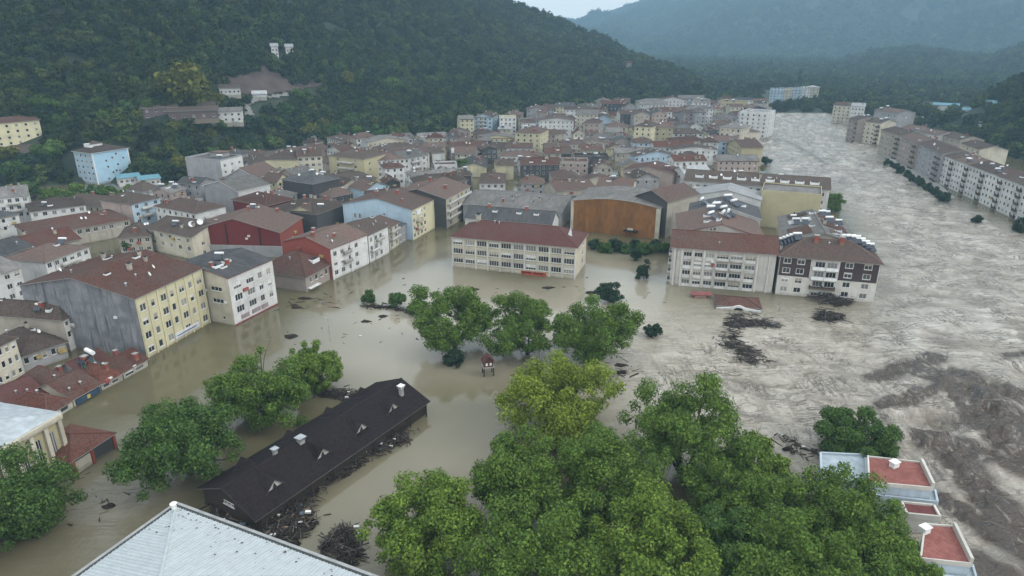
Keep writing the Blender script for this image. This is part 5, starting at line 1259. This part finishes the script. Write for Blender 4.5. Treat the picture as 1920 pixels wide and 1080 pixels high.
# ---------------------------------------------------------------- trees standing in the flood
G1 = leafm('leaf_mid', (.078, .150, .030)); G2 = leafm('leaf_deep', (.054, .114, .030)); G3 = leafm('leaf_lime', (.165, .235, .028), (.29, .37, .055)); G4 = leafm('leaf_fresh', (.10, .18, .033)); G5 = leafm('leaf_conifer', (.026, .055, .030), (.05, .09, .045))
T = [
 ('broadleaf_tree', 'dark leafy tree leaning over the white-roofed hall at the left edge', 20, 935, 100, G2, 1, 9, .95, .30),
 ('broadleaf_tree', 'round deep green tree between the kiosk and the lodge', 342, 835, 112, G2, 2, None, .8, .32),
 ('broadleaf_tree', 'full mid green tree behind the lodge', 492, 738, 98, G1, 3, None, .82, .33),
 ('broadleaf_tree', 'lighter green tree with ragged right side behind the lodge', 590, 692, 62, G4, 4, None, .85, .33),
 ('plane_tree', 'wide dark tree with its own low bush in front of the school', 850, 602, 92, G1, 5, 8.5, .72, .34),
 ('plane_tree', 'open-crowned tree with forked trunk showing in front of the school', 985, 615, 84, G1, 6, 8.5, .8, .36),
 ('plane_tree', 'spreading tree with long bare side branch right of the school', 1120, 620, 92, G1, 7, 8.5, .78, .36),
 ('plane_tree', 'yellow-green tree in the middle of the flood', 1050, 748, 132, G3, 8, 9, .7, .34),
 ('plane_tree', 'tall green tree with deep shaded heart beside the torrent', 1290, 825, 130, G1, 9, 9, .85, .32),
 ('plane_tree', 'pale thin-crowned tree between the tall tree and the terraces', 1415, 868, 72, G4, 10, 6, .8, .33),
 ('plane_tree', 'big bright green tree facing the lodge debris', 800, 985, 120, G4, 11, 10, .85, .30),
 ('plane_tree', 'big green tree below the yellow-green one', 965, 905, 120, G1, 12, 11, .8, .30),
 ('plane_tree', 'big dense tree next below the tall torrent-side tree', 1140, 905, 125, G1, 13, 11, .8, .30),
 ('plane_tree', 'big dark-hearted tree at the foot of the tree group', 1010, 1065, 140, G1, 14, 12, .8, .28),
 ('plane_tree', 'big tree closing the tree group toward the terraces', 1225, 1035, 130, G4, 15, 12, .8, .28),
 ('broadleaf_tree', 'low green tree beside the walled red yard', 1590, 985, 120, G1, 16, 7.5, .75, .28),
 ('broadleaf_tree', 'green tree filling the gap below the thin-crowned tree', 1460, 985, 100, G1, 17, 7.5, .8, .28),
 ('broadleaf_tree', 'green tree below the low tree by the terraces', 1500, 1085, 130, G1, 18, 8, .8, .28),
 ('broadleaf_tree', 'green tree against the dish-stand terrace', 1655, 1060, 80, G1, 19, 6.5, .8, .28),
 ('plane_tree', 'shaded tree filling in behind the thin-crowned tree', 1375, 940, 84, G1, 21, 7, .8, .3), ('plane_tree', 'shaded tree below the tall torrent-side tree', 1345, 1030, 90, G2, 22, 7, .8, .28),
 ('broadleaf_tree', 'domed deep green tree above the square-chimney terrace', 1612, 818, 82, G2, 20, 5.5, .62, .32)]
for nme, lab, px, py, rp, mt, sd_, zc, asp, lf in T:
    dens = .62 if 'open-crowned' in lab or 'thin' in lab or 'spreading' in lab else 1.0
    tree_px(nme, lab, px, py, rp * 1.06, mt, sd_, None, asp, dens, lf, 120 if rp > 90 else 84, pr=(.075, .2), lo=-1.0, sit=.62 if px < 700 else .74)
S = [('bush', 'round bush on the drowned bank, upstreet of its twin', 690, 557, 17, G2), ('bush', 'wider bush beside the round one on the drowned bank', 741, 564, 22, G2), ('bush', 'bush merging into the wide dark tree', 783, 578, 22, G2),
     ('bush', 'low dark bush under the wide dark tree', 852, 672, 24, G5), ('cypress', 'upright dark shrub standing alone in the flood by the ribbed block', 1207, 508, 17, G5), ('cypress', 'small dark shrub behind the upright one', 1193, 477, 12, G5),
     ('bush', 'lone dark pointed bush in the flood below the ribbed block', 1225, 620, 20, G5), ('conifer', 'dark spiky conifer crown above the spreading tree', 1145, 550, 28, G5), ('tree', 'green tree on the river corner behind the rear wing', 1560, 380, 24, G1),
     ('bush', 'square dark bush on the river edge near the bend', 1436, 301, 11, G5), ('bush', 'lone dark bush out in the river', 1832, 411, 10, G5), ('bush', 'dark bush tip beside the river at the frame edge', 1916, 424, 16, G5), ('bush', 'long low bush in the river beside the quay end', 1770, 370, 13, G5)]
for k, (nme, lab, px, py, rp, mt) in enumerate(S):
    kw = dict(cat='shrub' if nme != 'tree' else 'tree', trunk=.12)
    tree_px(nme, lab, px, py, rp, mt, 60 + k, None, 1.35 if nme == 'cypress' else .8, 1.2, .34, 40, lo=-.9, sit=.62, pr=(.16, .3), **kw)
for k in range(9):
    f = k / 8; tree_px('quay_tree', 'small dark tree in the line along the quay', 1664 + 100 * f, 304 + 62 * f, 8 + 3 * f, G5, 90 + k, None, .8, 1.3, .5, 18, sit=.6, group='trees lining the quay', trunk=.12, lo=-.8)
for k in range(8):
    tree_px('hedge_shrub', 'dark shrub in the hedge below the orange hall', 1116 + 18.5 * k, 462 - abs(k - 4) * .8 + (k % 2) * 5, 15 + 2 * (k % 3), G2 if k % 2 else G5, 110 + k, None, .75, 1.3, .4, 30, sit=.55, group='shrubs of the hedge below the orange hall', trunk=.1, lo=-.8)
rt2 = random.Random(9)
for k, (px, py, rp) in enumerate([(875, 268 + 40, 13), (1160, 262, 9), (1215, 268, 10), (1205, 268, 9), (865, 305, 12), (700, 262, 10), (350, 378, 12), (372, 372, 12), (345, 385, 9), (205, 362, 18), (170, 368, 20), (140, 360, 20), (100, 366, 20), (60, 358, 20), (18, 362, 20), (238, 360, 16), (120, 378, 16), (285, 366, 16), (318, 360, 17), (268, 352, 14), (40, 376, 14), (190, 380, 14), (235, 458, 10), (1108, 252, 7), (1142, 254, 7), (735, 300, 8)]):
    tree_px('garden_tree', f"{('fresh green', 'dark green', 'light green')[k % 3]} {('bushy', 'round', 'spreading', 'dense')[k % 4]} tree " + ('between sky blue block and white terraces' if px < 260 else 'at the foot of the grey tower' if px < 400 else 'among roofs behind the blue gable' if px < 1000 else 'among the far town roofs'), px, py, rp, (G1, G2, G4)[k % 3], 140 + k, 7 if px > 400 else 4.5, .85, .9, .7, 16, group='trees standing among the houses')
# single trees that stand out on the near slope
def slope_tree(px, py, rp, mt, seed, lab, grp=None):
    p = hillpoint(px, py + rp * .8); D = (p - Vector((0, 0, CAMH))).length; r_ = rp * D / FPX
    make_tree('slope_tree', lab, (p.x, p.y, p.z), r_ * .95, r_, r_, r_ * .85, mt, seed, int(900 + 26 * rp), r_ * .13 + .25, 26, group=grp, sub=-2, pr=(.22, .38))
G6 = leafm('leaf_olive_gold', (.12, .135, .02), (.21, .21, .04))
slope_tree(352, 178, 46, G6, 200, 'broad golden-green tree above the white hillside house')
slope_tree(395, 198, 22, G6, 201, 'smaller golden-green tree beside the broad one on the slope')
USED = set()
def slope_label(px, py, k):
    tone = ('deep green', 'dark', 'mid green', 'blackish', 'golden-green', 'dense dark')[k % 6] if k % 12 else 'golden'
    where = 'beside the yellow hillside block' if px < 95 else 'above the sky blue block' if px < 250 else 'below the brown hillside sheds' if px < 345 else 'behind the grey tower' if px < 430 else 'below the hill road' if px < 520 else 'above the yellow row' if px < 640 else 'over the whitish block'
    shape = ('round', 'broad', 'tall-domed', 'lumpy', 'rounded small')[(k * 7) % 5]
    for q in range(5):
        lab = f"{shape} {tone} tree on the wooded slope {where}{', higher up' if py < 200 else ''}"
        if lab not in USED: break
        shape = ('full-crowned', 'ragged', 'bushy', 'close-leaved', 'low')[q]
    USED.add(lab); return lab
r9 = random.Random(77)
for k in range(70):
    px = r9.uniform(-10, 760); yb_ = np.interp(px, [0, 340, 480, 600, 760], [330, 325, 285, 262, 250]); py = yb_ - r9.uniform(0, 1) ** 1.4 * 130
    if any(in_px_poly(px, py + 8, pl) or in_px_poly(px, py + 20, pl) for pl in CLEAR): continue
    slope_tree(px, py, r9.uniform(11, 19) * (.75 + .25 * (py / 300)), (G2, G2, G1, G5, G6, G2)[k % 6] if k % 12 else G6, 210 + k, slope_label(px, py, k), 'single trees on the lower left slope')

# ---------------------------------------------------------------- hillside road and red earth cutting (laid on the slope)
def drape(name, pts, mat, lift, n=26):
    """a strip or patch of ground whose outline follows photo points on the slope"""
    pl = pts; xs = [q[0] for q in pl]; ys = [q[1] for q in pl]; g = MB(); cell = {}
    st = max((max(xs) - min(xs)) / n, 3); gy = 3.0
    def vtx(i, j):
        if (i, j) not in cell:
            p = hillpoint(min(xs) + i * st, min(ys) + j * gy); cell[(i, j)] = (p.x, p.y, p.z + lift)
        return cell[(i, j)]
    for i in range(int((max(xs) - min(xs)) / st) + 1):
        for j in range(int((max(ys) - min(ys)) / gy) + 1):
            if in_px_poly(min(xs) + (i + .5) * st, min(ys) + (j + .5) * gy, pl): g.poly([vtx(i, j + 1), vtx(i + 1, j + 1), vtx(i + 1, j), vtx(i, j)])
    return tag(g.obj(name, mat, smooth=True), kind='structure')
m, t, b_ = nm('red_earth'); tc = N(t, 'ShaderNodeTexCoord')
t.links.new(mixc(t, ramp(t, noise_(t, tc.outputs['Object'], .12, 5), .35, .65), (.046, .030, .027), (.085, .058, .050)), b_.inputs['Base Color']); b_.inputs['Roughness'].default_value = .95
drape('red_earth_cutting', [(416, 172), (424, 142), (455, 129), (523, 130), (528, 152), (560, 152), (618, 154), (596, 166), (520, 178), (460, 182)], m, 1.0, 60)
drape('hill_road', [(452, 220), (450, 203), (470, 190), (540, 179), (543, 184), (490, 191), (468, 204), (476, 220)], plain('pale_asphalt', (.20, .19, .18), .9), 1.4, 60)

# ---------------------------------------------------------------- driftwood, lamp, pigeon tower, small drowned things
M_drift = plain('wet_wood', (.040, .029, .022), .9, var=.5); M_mat = plain('sodden_rubbish', (.034, .025, .020), 1.0, var=.6); M_mat.node_tree.nodes['Principled BSDF'].inputs['Specular IOR Level'].default_value = .1
M_drift2 = plain('bleached_wood', (.12, .10, .085), .9)
def driftwood(lab, pts, n, L, seed, spread=1.0, hgt=.6, leafy=0):
    """a raft of sticks and trunks along a line of photo points on the water"""
    r = np.random.default_rng(seed); w2 = [P(*q) for q in pts]; g = MB(); o = w2[0]
    for k in range(n):
        i = r.integers(0, max(1, len(w2) - 1)); q = w2[i].lerp(w2[min(i + 1, len(w2) - 1)], r.random()) if len(w2) > 1 else w2[0]
        c = np.array([q.x - o.x + r.normal() * spread, q.y - o.y + r.normal() * spread, abs(r.normal()) * hgt * .5])
        l = L * r.uniform(.25, 1.0); an = r.uniform(0, 2 * math.pi); dz = r.normal() * .12
        d_ = np.array([math.cos(an), math.sin(an), dz]) * l / 2; th = r.uniform(.03, .13) * (2.0 if r.random() < .1 else 1)
        g.tube(c - d_, c + d_, th, th * .5, 5, 0 if r.random() < .86 else 1)
        if r.random() < .018:
            s_ = r.uniform(.15, .5); m_i = 3 + int(r.random() * 3); g.box(c[0] - s_, c[0] + s_, c[1] - s_ * .5, c[1] + s_ * .5, c[2], c[2] + r.uniform(.05, .3), m_i)
    for k in range(max(3, n // 45)):
        i = r.integers(0, max(1, len(w2) - 1)); q = w2[i].lerp(w2[min(i + 1, len(w2) - 1)], r.random()) if len(w2) > 1 else w2[0]
        x, y = q.x - o.x + r.normal() * spread * .8, q.y - o.y + r.normal() * spread * .6; s = r.uniform(.6, 1.5) * min(1.5, spread + .3); el = r.uniform(.45, .8); z0 = .03 + .012 * (k % 8)
        ring = [[(x + s * f_ * math.cos(a_) * r.uniform(.65, 1.25), y + s * f_ * el * math.sin(a_) * r.uniform(.65, 1.25), z0 + (1 - f_) * .35 + abs(r.normal()) * .06 * (f_ < 1)) for a_ in [6.283 * j_ / 12 for j_ in range(12)]] for f_ in (1.0, .66, .3)]
        for u_, v_ in ((0, 1), (1, 2)):
            for j_ in range(12): g.poly([ring[u_][j_], ring[u_][(j_ + 1) % 12], ring[v_][(j_ + 1) % 12], ring[v_][j_]], 2)
        g.poly(ring[2], 2)
    return tag(g.obj('driftwood', [M_drift, M_drift2, M_mat, M_frame, plain('drum_grey_blue', (.10, .13, .17), .5), plain('plank_tan', (.26, .19, .12), .9)], None, (o.x, o.y, 0)), lab, 'driftwood', kind='stuff')
driftwood('driftwood jammed along the open side of the lodge', [(500, 985), (560, 930), (640, 880), (700, 840), (760, 815)], 1260, 2.2399999999999998, 1, 1.275, 1.0)
driftwood('heap of branches and rubbish at the lodge corner', [(480, 985), (540, 1000), (560, 960)], 900, 2.0999999999999996, 2, 1.615, 1.2)
driftwood('driftwood between the lodge end and the depot roof', [(400, 960), (440, 985), (500, 1000)], 480, 2.0999999999999996, 3, 1.275, .6)
driftwood('branch heap beside the tree facing the lodge', [(620, 1030), (650, 1000), (655, 1060)], 360, 3.15, 4, 1.02, 1.0)
driftwood('branches caught behind the lodge under the ragged tree', [(612, 738), (650, 742), (668, 748)], 390, 2.0999999999999996, 5, 0.935, .8)
driftwood('raft of logs drifting below the sunken gatehouse', [(1372, 612), (1420, 606), (1450, 612)], 390, 4.199999999999999, 6, 1.19, .8)
driftwood('second raft of logs below the first one', [(1368, 645), (1395, 660), (1418, 678)], 450, 4.199999999999999, 7, 1.36, .9)
driftwood('ragged mud and branch strip added along a reflection edge below the sunken gatehouse', [(1378, 590), (1374, 612), (1372, 640), (1382, 672)], 330, 3.2, 18, 1.0, .5)  # strip added to stand for the edge of a reflection and eddy line
driftwood('thin log line beside the sunken gatehouse', [(1380, 592), (1440, 590)], 30, 4.199999999999999, 8, 0.51, .4)
driftwood('uprooted branches against the brown-clad block', [(1535, 560), (1565, 568), (1590, 560)], 510, 4.8999999999999995, 9, 1.53, 1.6)
driftwood('heap of branches in front of the brown-clad block', [(1545, 595), (1565, 598)], 390, 3.5, 10, 1.36, 1.6)
driftwood('drift line on the bank under the two round bushes', [(680, 574), (740, 578), (790, 590)], 330, 2.0999999999999996, 11, 0.68, .7)
driftwood('scattered sticks floating in the upper street', [(545, 560), (590, 575), (640, 555)], 26, 3.5, 12, 3.4, .2)
driftwood('twigs floating near the spreading tree', [(1150, 690), (1175, 700)], 24, 3.5, 13, 2.125, .3)
driftwood('driftwood along the thin-crowned tree at the torrent', [(1480, 830), (1530, 850)], 180, 2.8, 14, 1.7, .5)

driftwood('scraps of plank and plastic floating in the flooded square', [(560, 640), (700, 600), (800, 560), (720, 680)], 46, 1.6, 15, 8, .1)
driftwood('scraps floating in front of the school', [(900, 545), (1100, 540), (1200, 560)], 26, 1.6, 16, 5, .1)
driftwood('scraps drifting past the kiosk', [(230, 880), (190, 940), (160, 1000)], 22, 1.8, 17, 3.5, .1)
def pole(name, lab, px, py, h, r_=.08, arm=True):
    p = P(px, py); root = empty(name, (p.x, p.y, 0)); tag(root, lab, 'lamp')
    g = MB(); g.tube((0, 0, -1.5), (0, 0, h), r_, r_ * .6, 8); g.obj('post', M_steel, root)
    if arm: g = MB(); g.tube((0, 0, h - .05), (-.9, 0, h + .25), .04, .03, 6); g.box(-1.5, -.9, -.12, .12, h + .2, h + .32); g.obj('lamp_head', M_steel, root)
pole('street_lamp', 'thin street lamp standing alone in the flooded square', 619, 640, 6.2)
pole('street_lamp', 'short dark post beside the sunken gatehouse', 1462, 584, 1.6, .3, False)
# pigeon tower
p = P(915, 702); root = empty('pigeon_tower', (p.x, p.y, 0)); root.rotation_euler = (0, 0, .25); tag(root, 'small wooden pigeon tower with dark red gable roof beside the yellow-green tree', 'tower')
for sx in (-1, 1):
    for sy in (-1, 1): g = MB(); g.box(sx * 1.05 - .12, sx * 1.05 + .12, sy * .9 - .12, sy * .9 + .12, -1.5, 2.0); g.obj('leg', M_timber, root)
g = MB(); g.box(-1.35, 1.35, -1.2, 1.2, 2.001, 2.25); g.obj('platform', plain('grey_plank', (.28, .27, .24), .8), root)
g = MB(); g.box(-1.0, 1.0, -.9, .9, 2.251, 3.7); g.poly([(-1, -.9, 3.7), (1, -.9, 3.7), (0, -.9, 4.7)]); g.poly([(1, .9, 3.7), (-1, .9, 3.7), (0, .9, 4.7)]); g.obj('house', plain('brown_plank', (.10, .05, .035), .8), root)
g = MB(); g.slab([(-1.4, -1.25, 3.45), (0, -1.25, 4.95), (0, 1.25, 4.95), (-1.4, 1.25, 3.45)], .1, 0, [(0, 0), (1, 0), (1, 1), (0, 1)]); g.slab([(0, -1.25, 4.95), (1.4, -1.25, 3.45), (1.4, 1.25, 3.45), (0, 1.25, 4.95)], .1, 0, [(0, 0), (1, 0), (1, 1), (0, 1)]); g.obj('roof', ROOF['dark red'], root)
for x in (-.45, .45): g = MB(); g.box(x - .22, x + .22, -.94, -.902, 2.6, 3.2); g.obj('hatch', M_white, root)
# sunken gatehouse
b = Bld('gatehouse', 'sunken brown-roofed gatehouse with white arched parapet before the ribbed block', (1343, 572), (1427, 579), .9, 8, near=True)
b.put_roof('hip', ROOF['red-brown'], 1.3, .3, None, WALL['brown'])
g = MB(); W = b.W; top = []
n = 24
for k in range(n + 1):
    u = k / n; x = u * W; z = .55 + .75 * math.exp(-((u - .5) / .13) ** 2) + .35 * math.sin(math.pi * u); top.append((x, z))
for k in range(n):
    (x0, z0), (x1, z1) = top[k], top[k + 1]
    g.poly([(x0, -.9, -.8), (x1, -.9, -.8), (x1, -.9, z1), (x0, -.9, z0)]); g.poly([(x0, -.9, z0), (x1, -.9, z1), (x1, -.5, z1), (x0, -.5, z0)]); g.poly([(x1, -.5, -.8), (x0, -.5, -.8), (x0, -.5, z0), (x1, -.5, z1)])
g.obj('arched_parapet', WALL['white'], b.root)
g = MB(); g.poly([(W * .5 + 1.3 * math.cos(a), -.93, .25 + .75 * math.sin(a)) for a in [math.pi * k / 10 for k in range(11)]]); g.obj('arch_opening', M_dark, b.root)
# red kiosk, nearly drowned
p = P(1312, 556); root = empty('drowned_kiosk', (p.x, p.y, 0), -.06); tag(root, 'nearly drowned red kiosk top in front of the ribbed block', 'kiosk')
M_kred = plain('kiosk_red', (.28, .045, .04), .6)
g = MB(); g.box(-2.0, 2.0, -1.2, 1.2, -1.5, .8); g.obj('wall', M_kred, root); g = MB(); g.box(-2.5, 3.2, -1.5, 1.6, .801, 1.0); g.obj('roof', plain('kiosk_roof', (.22, .07, .065), .6), root)
g = MB(); g.box(-1.6, 1.6, -1.215, -1.19, .1, .6); g.obj('panel', WALL['pink'], root)
